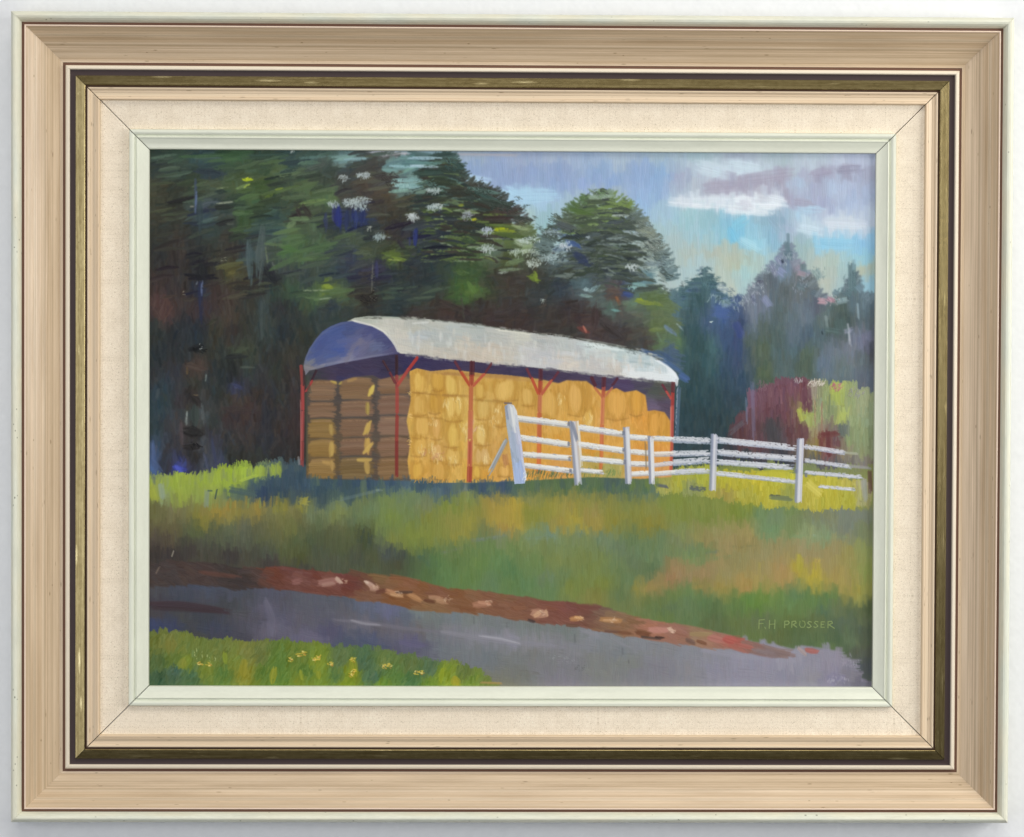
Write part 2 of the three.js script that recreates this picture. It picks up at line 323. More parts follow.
// sky
brushIn([[330, 138], [890, 138], [890, 345], [430, 345], [330, 200]], [
  [345, 156, '#8fa9ad'], [380, 153, '#b3b9c2'], [410, 156, '#93b0bb'], [440, 158, '#8fb3c0'], [470, 155, '#9cb0c4'], [520, 155, '#9fb0cb'], [560, 157, '#a3b6cf'], [620, 157, '#a6bbce'], [660, 157, '#a3bccb'], [700, 156, '#a3bfc8'], [740, 155, '#a9b7c9'], [780, 157, '#a6bbc4'], [820, 157, '#b2c3d0'], [860, 160, '#b4bfd6'],
  [465, 168, '#8aa6cf'], [490, 168, '#8fa6cc'], [520, 170, '#8ea4cd'], [560, 170, '#8ca4cc'], [585, 165, '#9bb3d1'], [600, 172, '#8eacd2'], [640, 170, '#8fabd3'], [662, 174, '#86add8'], [678, 176, '#a0abc6'], [700, 166, '#b6c9d8'], [715, 172, '#c0d6e3'], [745, 168, '#c4dae6'], [765, 168, '#bcd0dd'], [790, 165, '#afc2cd'], [812, 162, '#b9cbd8'], [840, 162, '#bac8dc'],
  [480, 182, '#95aed6'], [500, 184, '#90a8d0'], [560, 182, '#8fa9d3'], [610, 185, '#8ba9d6'], [635, 188, '#93b2dc'], [650, 188, '#8fb2dc'], [690, 188, '#aebfcf'], [706, 186, '#b0b6c6'], [722, 184, '#a7a8bd'], [740, 184, '#a19db2'], [765, 178, '#a29fb5'], [780, 174, '#a2a1b6'], [800, 172, '#a9b0c8'], [822, 172, '#9c9db5'], [848, 168, '#9496ae'], [866, 172, '#9fa6bf'],
  [640, 202, '#93b9e0'], [660, 208, '#9fc3d8'], [800, 186, '#aec3da'], [818, 190, '#a5aec9'], [836, 188, '#afc3dd'], [850, 186, '#a9b8d4'], [866, 195, '#a3b4d2'], [800, 200, '#a4a9c4'], [822, 204, '#a3adcb'], [850, 205, '#a8bbd8'], [786, 197, '#a3a3ba'], [690, 200, '#d3e0ea'], [720, 200, '#d6e2ec'], [750, 203, '#dde8ef'], [775, 200, '#d3e2ec'],
  [690, 216, '#98c6cf'], [710, 216, '#8fbec9'], [730, 219, '#86c0d9'], [745, 222, '#8fc6dc'], [763, 220, '#8bb6ca'], [778, 214, '#8fb0c6'], [800, 208, '#aacde2'], [808, 222, '#bdd6e4'], [830, 222, '#c6d5e3'], [850, 222, '#c8d5df'], [866, 222, '#b9c8da'], [700, 232, '#9ac7d3'], [722, 230, '#8fc6d6'], [734, 232, '#74c2e3'], [755, 240, '#97d0e3'], [775, 237, '#88b9d1'], [786, 230, '#a3b6cd'],
  [822, 240, '#8fcbe8'], [845, 242, '#8fc9e6'], [866, 244, '#83bce0'], [862, 256, '#8fc8dc'], [805, 244, '#96b8bc'], [797, 250, '#9cb9b8'],
  [660, 232, '#a3c4c9'], [678, 246, '#a8c0c0'], [692, 254, '#aebdb2'], [712, 252, '#b0bcae'], [728, 254, '#b3bfae'], [736, 262, '#b3bea6'], [690, 268, '#a9c6c9'], [704, 258, '#a9cbd2'], [722, 272, '#b3c4b8'], [742, 270, '#a5cdce'], [745, 288, '#a3c3c6'], [728, 288, '#b7c3b4'], [650, 256, '#a0b3a6'], [700, 282, '#b0c3c0'],
  [818, 262, '#b0bfb4'], [832, 262, '#aec0b3'], [846, 262, '#a0c3c6'], [864, 266, '#aeb8a2'], [822, 280, '#b3bdb0'], [850, 285, '#a0c0c4'], [800, 262, '#9bb8b8'], [868, 285, '#8fc0d3'],
  [520, 200, '#a3cdea'], [540, 200, '#a6cce8'], [555, 202, '#9dc0dc'], [575, 200, '#a3bfcb'], [600, 196, '#a6bdb6'], [525, 213, '#a6c6c6'], [548, 214, '#97bfc9'], [560, 210, '#a0bfc9'], [545, 226, '#93bfc4'], [536, 234, '#a6c3c0'], [620, 196, '#a3b9c6'], [590, 185, '#93addb'],
], [
  { w: 15, len: 34, ang: 0.05, spread: 0.3, step: 0.5 },
  { w: 10, len: 20, ang: VERT, spread: 0.2, step: 0.55, jit: 5, vary: 3 },
  { w: 6, len: 15, ang: VERT, spread: 0.1, step: 0.75, jit: 7, vary: 4, a: 0.6, keep: 0.7 },
], 1.6);
// sky lights and cloud edges
for (const [x0, y0, x1, y1, w, c] of [[670, 200, 700, 202, 10, '#dbe6ee'], [698, 198, 735, 201, 9, '#d9e5ee'], [724, 207, 750, 209, 10, '#e3edf2'], [734, 197, 756, 199, 8, '#e4eef5'], [750, 209, 772, 211, 9, '#e2ecf2'], [770, 197, 788, 201, 11, '#dfeaf2'], [690, 204, 720, 206, 4, '#e6eef4'], [756, 204, 784, 205, 6, '#e8f0f5'], [740, 203, 750, 204, 12, '#ced3df'], [757, 196, 767, 197, 9, '#cfd6e0'],
  [700, 165, 722, 170, 16, '#c4d7e3'], [726, 163, 760, 168, 14, '#c7dce8'], [828, 221, 866, 223, 12, '#cbd8e4'], [800, 226, 822, 230, 10, '#c4dcea'], [800, 206, 820, 208, 10, '#aed0e6'], [705, 186, 740, 184, 13, '#a6a4b9'], [740, 178, 790, 172, 12, '#a4a2b7'], [812, 172, 830, 169, 9, '#9d9cb4'], [838, 168, 862, 166, 9, '#9495ad'], [795, 200, 812, 202, 9, '#a3a3ba'],
  [458, 176, 486, 180, 11, '#b9def4'], [462, 180, 480, 183, 8, '#aed6ee'], [504, 190, 516, 196, 15, '#b0dcf6'], [512, 195, 552, 194, 17, '#a5d0ea'], [735, 224, 748, 216, 11, '#7fc8e2'], [730, 228, 736, 240, 9, '#76c4e4'], [742, 238, 756, 246, 9, '#a3d8e8'], [820, 241, 850, 243, 12, '#8dcbe8'], [770, 214, 780, 226, 10, '#8aaec3']]) line(x0, y0, x1, y1, w, c, { a: 0.72, jit: 8, rag: 1, taper: 0.15 });
for (let i = 0; i < 240; i++) { const x = rr(560, 870), y = rr(160, 232); line(x, y, x + rr(-0.4, 0.4), y + rr(8, 22), rr(0.5, 1), rnd() < 0.6 ? '#c6d4e6' : '#8a9bbf', { a: rr(0.08, 0.22), jit: 3 }); }
blend(0.6, 0.5);
line(372, 152.5, 408, 152, 2.6, '#d6cfd2', { a: 0.8 }); line(455, 152.5, 520, 153.5, 2, '#cfc6c8', { a: 0.7 });

// distant blue-grey trees on the right
const farTrees = [[632, 330], [648, 310], [668, 304], [686, 296], [700, 288], [710, 288], [720, 304], [732, 312], [748, 302], [756, 292], [766, 280], [776, 270], [786, 262], [793, 266], [800, 280], [810, 290], [818, 304], [828, 310], [840, 308], [848, 298], [855, 288], [862, 300], [870, 306], [890, 310], [890, 500], [632, 500]];
brushIn(farTrees, [
  [640, 322, '#4f6444'], [650, 300, '#586a44'], [656, 304, '#5c6e44'], [660, 310, '#536650'], [654, 328, '#5f7250'], [664, 318, '#4f6a86'], [668, 330, '#55788a'], [672, 338, '#55724a'], [660, 342, '#5b7350'], [676, 298, '#547680'], [686, 296, '#426a72'], [692, 308, '#3a5c64'], [704, 286, '#436c72'], [702, 300, '#35565a'], [716, 298, '#4c6f92'], [722, 312, '#43619c'], [712, 318, '#3f5c80'], [734, 310, '#3f5a8a'], [742, 322, '#3d5793'], [690, 330, '#33555c'], [700, 345, '#2f5256'], [712, 345, '#3d666a'], [724, 338, '#3a5680'], [738, 342, '#384f80'],
  [682, 365, '#35585e'], [695, 372, '#2f4e53'], [712, 366, '#365d63'], [724, 366, '#33506a'], [738, 362, '#394f75'], [700, 392, '#2c4c52'], [716, 396, '#2f4c54'], [730, 396, '#324a58'], [690, 418, '#2d4950'], [706, 420, '#2b454c'], [722, 420, '#2f474e'], [684, 440, '#2f4850'], [710, 440, '#2d444c'], [690, 470, '#34484e'], [720, 470, '#34444a'], [760, 470, '#4a4a50'], [800, 470, '#5a5a5c'],
  [746, 292, '#75829a'], [752, 300, '#7d88a3'], [760, 290, '#7a87a0'], [764, 302, '#7886a4'], [756, 312, '#7c8ba8'], [770, 282, '#6a7a8c'], [778, 262, '#73829c'], [784, 272, '#6f8698'], [776, 292, '#6a7c8c'], [786, 290, '#62737a'], [794, 282, '#6f7f86'], [800, 272, '#938a9c'], [808, 286, '#6a7880'], [798, 300, '#708090'],
  [780, 310, '#5f777c'], [794, 312, '#6a8290'], [806, 312, '#7488a0'], [816, 306, '#62708c'], [824, 318, '#6a8488'], [840, 308, '#57726e'], [846, 320, '#4b6460'], [858, 304, '#668292'], [868, 300, '#6b8ba0'], [866, 318, '#5f7684'], [832, 328, '#4d6662'], [846, 332, '#5c6f78'], [856, 336, '#8088a8'], [866, 340, '#7f82ac'],
  [752, 326, '#6d8298'], [764, 326, '#5a7572'], [748, 340, '#55706e'], [764, 345, '#5a755c'], [762, 356, '#587258'], [778, 334, '#587678'], [780, 352, '#56767a'], [794, 332, '#66809a'], [794, 350, '#587884'], [806, 336, '#53708e'], [808, 352, '#5a7860'], [806, 364, '#56705c'], [820, 336, '#587888'], [832, 348, '#75879e'], [848, 350, '#8088a0'], [824, 362, '#6d84a2'], [844, 364, '#70868c'], [862, 358, '#6a7c88'], [870, 350, '#565f70'], [784, 370, '#577478'], [764, 372, '#5b7050'], [740, 378, '#35506a'], [748, 366, '#4d6a7c'], [868, 376, '#6a7690'],
].map(([x, y, c]) => [x, y, x > 740 && y > 276 ? '#' + pigment(c).map((v, k) => Math.round(v * [0.86, 0.88, 0.86][k]).toString(16).padStart(2, '0')).join('') : c]), [
  { w: 12, len: 26, ang: VERT, spread: 0.25, step: 0.5 },
  { w: 7, len: 16, ang: VERT, spread: 0.3, step: 0.6, jit: 7, vary: 4 },
  { w: 4, len: 12, ang: VERT, spread: 0.2, step: 0.9, jit: 8, vary: 6, a: 0.6, keep: 0.6 },
]);
sprays(lastMix, [[676, 304], [692, 288], [704, 276], [712, 286], [726, 302], [742, 304]], 120, 7, { w: 2.4, fade: 0.35 });
sprays(lastMix, [[742, 304], [752, 288], [764, 272], [778, 258], [788, 242], [796, 258], [806, 272], [818, 290], [832, 302], [844, 292], [854, 272], [862, 288], [874, 298]], 230, 5, { w: 2.6, fade: 0.4, lift: -0.3 });
blend(0.7, 0.5);
conifer(704, [[270, 3, 3], [277, 12, 10], [284, 16, 15], [291, 22, 22], [298, 26, 26], [306, 24, 26], [316, 22, 24]], ['#3c5c64', '#35565c', '#426a72', '#3a5474'], ['#5c8088', '#4c6f80', '#5578a0'], { per: 4, w: 3.2, a: 0.75 });
brushIn(farTrees, lastMix, [{ w: 5, len: 14, ang: VERT, spread: 0.2, step: 0.9, jit: 9, vary: 6, a: 0.55, keep: 0.6 }, { w: 2, len: 10, ang: VERT, spread: 0.15, step: 1.8, jit: 9, vary: 10, a: 0.5, keep: 0.4 }]);
// tips and lights of the far trees
for (const [x0, y0, x1, y1, w, c, a] of [[788, 232, 789, 262, 3, '#6d8c98', 0.8], [786, 240, 790, 258, 5, '#5f7d88', 0.8], [784, 252, 792, 252, 6, '#5b7684', 0.8], [776, 256, 782, 262, 5, '#7d88a8', 0.7], [803, 262, 804, 276, 6, '#5f7c80', 0.8], [798, 270, 812, 270, 4, '#76889a', 0.6], [852, 262, 853, 292, 8, '#5b7a80', 0.9], [854, 258, 854, 268, 3, '#7ca0ac', 0.6], [846, 290, 850, 292, 8, '#55727a', 0.8], [858, 284, 862, 288, 8, '#688896', 0.8], [834, 290, 838, 292, 5, '#5f7a86', 0.7], [798, 284, 806, 286, 8, '#60767e', 0.8], [812, 290, 816, 292, 6, '#5c707c', 0.8], [815, 268, 820, 276, 8, '#86a0a0', 0.7],
  [757, 284, 760, 277, 4, '#5c6a7c', 0.8], [752, 294, 755, 300, 4, '#5d6a86', 0.8], [764, 296, 770, 304, 7, '#8a96bc', 0.55], [779, 268, 784, 272, 8, '#8894bc', 0.7], [772, 264, 776, 274, 5, '#8289a4', 0.6],
  [819, 299, 826, 300, 6, '#c49aa4', 0.75], [828, 297, 834, 299, 5, '#b88696', 0.75], [799, 271, 806, 273, 5, '#a8909c', 0.6], [838, 300, 848, 298, 6, '#8faab0', 0.7],
  [704, 268, 705, 280, 4, '#55777c', 0.8], [694, 279, 714, 277, 5, '#466a70', 0.75], [690, 284, 702, 284, 5, '#4a6c74', 0.7], [712, 292, 728, 294, 4, '#45687c', 0.7], [718, 284, 727, 290, 7, '#b3c6c6', 0.5], [722, 304, 730, 300, 8, '#9ab9c0', 0.4], [714, 310, 728, 312, 12, '#4866a6', 0.55], [736, 322, 742, 336, 9, '#3b4f96', 0.6],
  [848, 322, 851, 345, 2, '#c0c6cf', 0.55], [858, 302, 859, 318, 1.6, '#a9c3cf', 0.5], [845, 330, 852, 328, 5, '#a7abc4', 0.5], [826, 314, 828, 330, 3, '#93a6a8', 0.4], [822, 330, 823, 333, 1, '#1f3038', 0.8], [782, 258, 783, 261, 2, '#232f45', 0.9], [758, 280, 763, 280, 2.5, '#4a5064', 0.8], [840, 318, 842, 330, 14, '#4c6764', 0.6], [826, 328, 840, 330, 6, '#4f6a68', 0.7]]) line(x0, y0, x1, y1, w, c, { a, jit: 9 });
for (const [x, y, n, c] of [[758, 284, 26, '#c0c9cf'], [770, 266, 22, '#aab6c4'], [842, 292, 26, '#51707c'], [818, 270, 26, '#6f8c8e'], [852, 276, 22, '#4d6c74'], [800, 284, 24, '#9aa3b6'], [752, 296, 26, '#9aa3bb'], [786, 256, 22, '#b9c6cc'], [708, 280, 28, '#49707a'], [716, 298, 22, '#a8c3c6'], [740, 300, 26, '#b4c4c2'], [830, 296, 18, '#c6b0b8']]) flecks(x, y, 9, 8, n, c, { ang: VERT, len: 2.6, w: 0.9, a: 0.6 });

// big dark wood on the left, with its ragged top
const wood = [[138, 138], [345, 138], [352, 156], [382, 160], [430, 158], [446, 158], [452, 178], [462, 190], [486, 200], [500, 212], [510, 226], [524, 250], [540, 266], [556, 256], [572, 244], [582, 230], [590, 218], [600, 208], [608, 218], [616, 232], [624, 246], [636, 266], [650, 286], [660, 300], [668, 330], [668, 380], [306, 480], [138, 490]];
brushIn(wood, [
  [155, 154, '#33463a'], [178, 153, '#38523f'], [200, 154, '#33504e'], [228, 154, '#3c5a3c'], [240, 152, '#3f5f3f'], [262, 152, '#34503f'], [285, 155, '#33504c'], [310, 156, '#3f5f55'], [330, 152, '#4a6a60'], [345, 158, '#6a8f90'], [370, 160, '#41463f'],
  [158, 168, '#333f38'], [182, 168, '#344740'], [212, 166, '#2e4548'], [214, 172, '#2d3c46'], [240, 166, '#3a5036'], [264, 162, '#3b5238'], [290, 162, '#37504a'], [276, 166, '#4a5f3c'], [320, 162, '#46544b'], [330, 168, '#39493f'], [352, 166, '#3c4440'], [376, 166, '#454640'], [394, 166, '#68918f'], [410, 162, '#5c8886'], [432, 166, '#3c5a52'], [450, 166, '#35503f'],
  [153, 190, '#46462f'], [160, 194, '#3d3f2c'], [176, 190, '#343b2f'], [193, 180, '#36442f'], [198, 195, '#33402f'], [212, 184, '#46563c'], [230, 182, '#475a3c'], [248, 178, '#4a5c3a'], [262, 186, '#40552f'], [280, 184, '#3a4c38'], [300, 176, '#42573c'], [322, 178, '#3e4a3c'], [344, 176, '#40443f'], [366, 184, '#4b4238'], [390, 178, '#443f3c'], [402, 188, '#6f9893'], [415, 180, '#7aa39e'], [425, 174, '#40584e'], [444, 180, '#2f3f36'],
  [158, 208, '#3c3e2f'], [180, 206, '#33382e'], [196, 200, '#405644'], [204, 204, '#3a4558'], [220, 202, '#38463f'], [240, 202, '#38503a'], [252, 198, '#48613c'], [266, 200, '#36482f'], [288, 196, '#3f5238'], [308, 186, '#4f6442'], [318, 198, '#4a5f3f'], [330, 196, '#59704a'], [346, 194, '#42443f'], [366, 192, '#4a413a'], [386, 194, '#4c4434'], [404, 196, '#403c2e'], [420, 202, '#36403c'], [436, 196, '#35402f'], [456, 192, '#3a3d30'],
  [156, 220, '#373a2f'], [178, 216, '#35392f'], [204, 218, '#354a52'], [222, 212, '#3d4a42'], [230, 218, '#3a4338'], [243, 216, '#3b5534'], [258, 212, '#354a2f'], [272, 214, '#34504a'], [288, 208, '#3b5040'], [302, 212, '#37332c'], [314, 212, '#46553c'], [312, 220, '#4c6445'], [328, 218, '#36443e'], [340, 218, '#2f3a6c'], [352, 220, '#2d3c50'], [362, 218, '#2a3a70'], [376, 206, '#45433a'], [388, 212, '#3d3a2e'], [408, 216, '#3c3b30'], [424, 208, '#343c3c'], [430, 216, '#3a4848'], [450, 208, '#33332c'], [468, 206, '#3d352c'], [484, 204, '#35372c'],
  [156, 236, '#34372f'], [178, 240, '#3b352c'], [198, 234, '#333a36'], [214, 232, '#34463f'], [226, 236, '#3c3a32'], [244, 228, '#3d5234'], [252, 234, '#3c4840'], [262, 228, '#324a48'], [276, 230, '#3f5c54'], [290, 230, '#4c6140'], [296, 240, '#4a6540'], [310, 232, '#455a40'], [334, 232, '#38463e'], [352, 236, '#47583e'], [372, 230, '#37413c'], [390, 232, '#3b352e'], [400, 228, '#35333c'], [420, 230, '#2b3147'], [445, 230, '#28333e'], [462, 222, '#35382f'], [476, 220, '#3a3a30'], [500, 216, '#46302a'], [510, 222, '#4a3c32'], [500, 228, '#6b7830'], [520, 228, '#5c6a3c'], [484, 230, '#33402f'], [506, 236, '#55683a'],
  [158, 256, '#343330'], [178, 256, '#3b302b'], [198, 254, '#2c2f30'], [214, 256, '#3a3a30'], [232, 250, '#3d3a31'], [242, 250, '#30373a'], [250, 254, '#3c5354'], [262, 252, '#4a5755'], [274, 248, '#3f4f40'], [284, 252, '#4a6a40'], [300, 254, '#48623f'], [322, 246, '#48603f'], [336, 254, '#3c4c4a'], [350, 256, '#363f52'], [364, 252, '#46553c'], [378, 248, '#3d4a36'], [392, 256, '#566a30'], [404, 252, '#3d4a30'], [414, 258, '#2d3840'], [430, 252, '#2a343c'], [450, 252, '#33403c'], [468, 246, '#3b4f30'], [480, 250, '#4a5f3c'], [496, 250, '#5c6f5c'], [506, 256, '#47502f'], [520, 246, '#4f6040'], [530, 256, '#46503c'],
  [154, 282, '#46302b'], [160, 300, '#5f3028'], [166, 312, '#63342b'], [170, 286, '#43302b'], [186, 276, '#363330'], [184, 300, '#46322b'], [200, 288, '#2b3144'], [203, 270, '#25282a'], [216, 290, '#46302a'], [228, 300, '#4d382b'], [232, 270, '#52502f'], [216, 276, '#3f3c2f'], [244, 276, '#43412e'], [254, 284, '#38392f'], [262, 272, '#2b2f30'], [270, 278, '#2a2f33'], [276, 290, '#33463a'], [290, 290, '#36523a'], [284, 266, '#414c48'], [304, 266, '#3e4a46'], [318, 264, '#3c4c40'], [308, 280, '#354442'], [326, 274, '#34484a'], [342, 272, '#323f4c'], [356, 270, '#34394a'], [366, 272, '#36363a'], [376, 268, '#34344f'], [386, 272, '#2d3444'], [398, 270, '#2d3836'], [396, 290, '#36483f'], [414, 276, '#2b3639'], [430, 276, '#2a3739'], [444, 270, '#33453a'], [458, 266, '#3a5030'], [464, 284, '#44602f'], [472, 276, '#38502f'], [474, 288, '#4f6c34'], [462, 298, '#3d5a30'], [486, 282, '#3b4633'], [500, 278, '#3f3c33'], [516, 280, '#423a33'], [534, 276, '#3f3f34'], [546, 284, '#333c3a'], [560, 284, '#35404a'], [540, 296, '#3a4040'],
  [200, 308, '#3e3236'], [212, 308, '#4a3030'], [226, 312, '#55402c'], [240, 308, '#3a382f'], [250, 304, '#36382f'], [262, 304, '#3a4846'], [264, 322, '#37443f'], [280, 306, '#2f3233'], [292, 310, '#303a38'], [306, 300, '#3a5238'], [318, 294, '#4c6440'], [326, 285, '#6a7f33'], [340, 292, '#4a5f3c'], [350, 298, '#45543a'], [364, 296, '#3a352c'], [372, 300, '#33302c'], [384, 298, '#344038'], [390, 308, '#2b3a3c'], [400, 304, '#2d3c3f'], [412, 300, '#34423c'], [412, 312, '#463229'], [430, 292, '#3a4a3f'], [436, 304, '#403830'], [446, 312, '#4c302a'], [464, 312, '#452f29'], [480, 304, '#40352e'], [490, 316, '#4a302a'], [510, 308, '#44332d'], [524, 322, '#47302a'], [540, 312, '#3d3834'], [552, 318, '#3f3833'], [570, 310, '#43302d'], [580, 318, '#4d2e2c'], [588, 326, '#5f3b36'],
  [155, 332, '#2d3531'], [178, 328, '#2a3136'], [200, 330, '#29323a'], [196, 345, '#2b3233'], [216, 328, '#3c3b2d'], [232, 330, '#3a332f'], [246, 326, '#36392f'], [268, 336, '#34403c'], [284, 330, '#2c3639'], [300, 330, '#33392f'], [318, 318, '#33403c'], [336, 312, '#34443f'], [332, 306, '#2e3c48'], [348, 310, '#36403a'], [362, 312, '#33382f'],
  [155, 352, '#2b3335'], [182, 356, '#2b3133'], [214, 352, '#33382f'], [238, 350, '#3e4a38'], [246, 352, '#38402f'], [272, 350, '#323632'], [290, 350, '#3a3a30'],
  [153, 376, '#33383c'], [160, 386, '#2b3f4a'], [174, 374, '#37393f'], [190, 366, '#52382a'], [200, 366, '#5a3d2a'], [196, 380, '#363830'], [210, 378, '#303634'], [220, 374, '#2b3434'], [233, 364, '#292e2c'], [246, 368, '#35403a'], [236, 376, '#2d3033'], [262, 372, '#37393a'], [276, 372, '#32382f'], [290, 374, '#3c332f'],
  [155, 404, '#2b4048'], [166, 400, '#2f4144'], [178, 400, '#3a373b'], [192, 396, '#352f2c'], [204, 396, '#3b3c3a'], [216, 392, '#2c3634'], [236, 386, '#343b58'], [226, 398, '#3c3a32'], [240, 400, '#4b3a2c'], [250, 408, '#4a302c'], [262, 396, '#3a332f'], [270, 392, '#2f3036'], [282, 396, '#33352f'], [292, 396, '#43302e'],
  [155, 426, '#2c3f44'], [172, 424, '#3a3c42'], [181, 430, '#48403f'], [194, 414, '#3a4542'], [203, 414, '#4a5050'], [214, 420, '#333b38'], [228, 418, '#462e2d'], [244, 418, '#48302e'], [258, 414, '#42302e'], [268, 416, '#2d2f36'], [282, 420, '#3b302d'], [294, 424, '#472c2c'],
  [153, 452, '#40557a'], [158, 444, '#37485a'], [168, 448, '#35373f'], [182, 446, '#3c3a40'], [193, 436, '#2c2a29'], [204, 446, '#42464a'], [214, 440, '#3c3c48'], [226, 436, '#3a3836'], [244, 436, '#3f3633'], [264, 440, '#303238'], [290, 440, '#382e2d'],
  [153, 466, '#42629a'], [166, 464, '#34353c'], [178, 466, '#3a4390'], [194, 456, '#2d2b2a'], [206, 462, '#3f4654'], [218, 464, '#3d4764'], [232, 456, '#30342f'], [256, 458, '#32352f'], [282, 460, '#302f2e'], [300, 456, '#33302e'],
  [548, 238, '#6d7f74'], [556, 236, '#4f5f58'], [566, 228, '#4c5a50'], [572, 218, '#58684c'], [584, 214, '#587044'], [596, 208, '#5f7a48'], [612, 206, '#7c9455'], [622, 206, '#86a04a'], [604, 196, '#88a084'], [560, 246, '#6f8c92'], [564, 254, '#8fa8a8'], [574, 244, '#42608c'], [576, 256, '#2c3c66'], [588, 228, '#4a5c3f'], [600, 222, '#4d5f48'], [616, 222, '#46565c'], [628, 218, '#66756a'], [636, 226, '#7f8c7c'], [590, 244, '#3a473f'], [606, 240, '#57685f'], [620, 238, '#7f9298'], [640, 236, '#8b9686'], [652, 246, '#8a968c'], [600, 254, '#3f4f33'], [616, 252, '#48593c'], [634, 250, '#7c8c86'], [592, 268, '#3c4a38'], [614, 266, '#54636c'], [632, 264, '#8fa29f'], [650, 262, '#6d8486'], [660, 266, '#7d9698'], [568, 268, '#3a4436'], [584, 282, '#4f6a70'], [600, 280, '#46525a'], [612, 286, '#5a4640'], [616, 296, '#664832'], [626, 290, '#35477c'], [640, 282, '#5f868e'], [656, 280, '#5f7d86'], [596, 296, '#50605c'], [610, 306, '#4f6a60'], [632, 302, '#5f7a60'], [644, 294, '#566a48'], [652, 300, '#5c6f46'], [668, 290, '#8a9a86'],
  [584, 306, '#4a3c38'], [600, 314, '#463c3a'], [620, 312, '#4f504a'], [636, 312, '#545f50'], [604, 330, '#503a36'], [622, 330, '#453634'], [640, 328, '#4f5048'], [654, 326, '#5f704a'], [660, 342, '#5c7350'], [646, 340, '#45403c'], [668, 350, '#46607c'], [572, 332, '#3c3a34'],
], [
  { w: 15, len: 28, ang: (x, y) => (y > 255 && x < 320 ? VERT : 0.1), spread: 0.4, step: 0.5, vary: 3 },
  { w: 8, len: 18, ang: (x, y) => (y > 240 && x < 320 ? VERT : y > 215 && x < 440 ? (rnd() < 0.5 ? VERT : -0.12) : -0.15), spread: 0.35, step: 0.6, jit: 5, vary: 4 },
  { w: 4.5, len: 12, ang: (x, y) => (y > 240 && x < 320 ? VERT : rnd() < 0.3 ? VERT : -0.2), spread: 0.4, step: 0.8, jit: 7, vary: 5, a: 0.65, keep: 0.75 },
]);
sprays(lastMix, [[440, 152], [454, 168], [462, 184], [490, 194], [506, 206], [518, 220], [528, 240], [540, 256]], 210, 11, { w: 2.6, fade: 0.3, sky: [140, 170, 180] });
sprays(lastMix, [[540, 256], [552, 236], [566, 222], [578, 208], [600, 194], [616, 202], [632, 216], [646, 236], [658, 254], [668, 278]], 300, 12, { w: 2.8, fade: 0.25, tone: -14, sky: [150, 172, 172] });
blend(0.4, 0.5);
brushIn(wood, lastMix, [{ w: 6, len: 15, ang: (x, y) => (y > 240 && x < 320 ? VERT : rnd() < 0.35 ? VERT : -0.15), spread: 0.4, step: 0.9, jit: 8, vary: 7, a: 0.55, keep: 0.55 }, { w: 2.6, len: 9, ang: (x, y) => (y > 240 && x < 320 ? VERT : rnd() < 0.4 ? VERT : -0.15), spread: 0.5, step: 1.6, jit: 9, vary: 11, a: 0.6, keep: 0.45 }]);
sprays(lastMix, [[560, 240], [580, 222], [600, 208], [620, 222], [640, 244], [652, 270]], 90, 14, { w: 2, dry: 0.5, tone: 14 });
sprays(lastMix, [[440, 160], [456, 176], [490, 200], [512, 222], [530, 248]], 70, 13, { w: 1.8, dry: 0.5, tone: 10 });
// conifers: tiers of sweeping branch strokes either side of a stem, dark below, light on top, ragged at the tips
function conifer(axis, tiers, darks, lights, { w = 3.4, per = 5, droop = 0.16, a = 0.85 } = {}) {
  for (const [y, left, right] of tiers) for (const [side, reach] of [[-1, left], [1, right]]) {
    for (let i = 0; i < per + reach / 9; i++) {
      const r0 = reach * rr(-0.1, 0.6), r1 = Math.min(reach * rr(0.75, 1.12), r0 + rr(12, 26)), yy = y + rr(-3.6, 3.6), lit = i > per * 0.62 && rnd() < 0.55;
      const set = lit ? lights : darks, c = set[Math.floor(rnd() * set.length)], dy = droop * Math.min(reach, 50) * rr(-0.3, 1);
      stroke([[axis + side * r0, yy - 0.3 * dy], [axis + side * (r0 + r1) / 2, yy - 0.25 * dy], [axis + side * r1, yy + dy * 0.5]], w * rr(0.55, 1.15) * (lit ? 0.7 : 1), c, { a: a * (lit ? 0.75 : 1), dry: lit ? 0.35 : 0.12, jit: 10, taper: 0.55, rag: 1.1 });
    }
    for (let i = 0; i < 4; i++) flecks(axis + side * reach * rr(0.85, 1.15), y + rr(-4, 5), 4, 3, 5, darks[Math.floor(rnd() * darks.length)], { ang: side > 0 ? 0.3 : 2.8, spread: 0.6, len: 3, w: 0.9, a: 0.7 });
  }
}
conifer(600, [[191, 4, 4], [197, 9, 10], [203, 16, 22], [210, 20, 28], [216, 30, 24], [222, 40, 30], [229, 46, 36]], ['#425240', '#4a5c42', '#3a4742', '#4f6044'], ['#6f8850', '#7a925c', '#86a07a', '#647a4a'], { per: 5 });
conifer(600, [[236, 46, 38], [243, 40, 46], [250, 38, 50], [257, 40, 52], [264, 44, 54], [272, 50, 62]], ['#36433c', '#3c4a3c', '#414f4c', '#2f3b40', '#4a5a5c'], ['#5c6c5c', '#6d7c74', '#4f6048'], { per: 6, w: 4 });
conifer(606, [[224, 8, 40], [238, 8, 50], [250, 10, 52], [262, 10, 60], [276, 10, 62], [286, 10, 64]], ['#3f4c44', '#46544c', '#4c5a4e', '#3c4a4c'], ['#5f6f60', '#74827a', '#586a54'], { per: 4, a: 0.75 });
conifer(430, [[160, 10, 26], [167, 10, 30], [175, 10, 30], [184, 10, 44], [191, 20, 62], [198, 20, 76], [205, 20, 84]], ['#33423a', '#2f3f38', '#3a4438', '#38352c', '#2c3c3a'], ['#4f6a58', '#557a70', '#5c6f4a'], { per: 5, w: 3.8 });
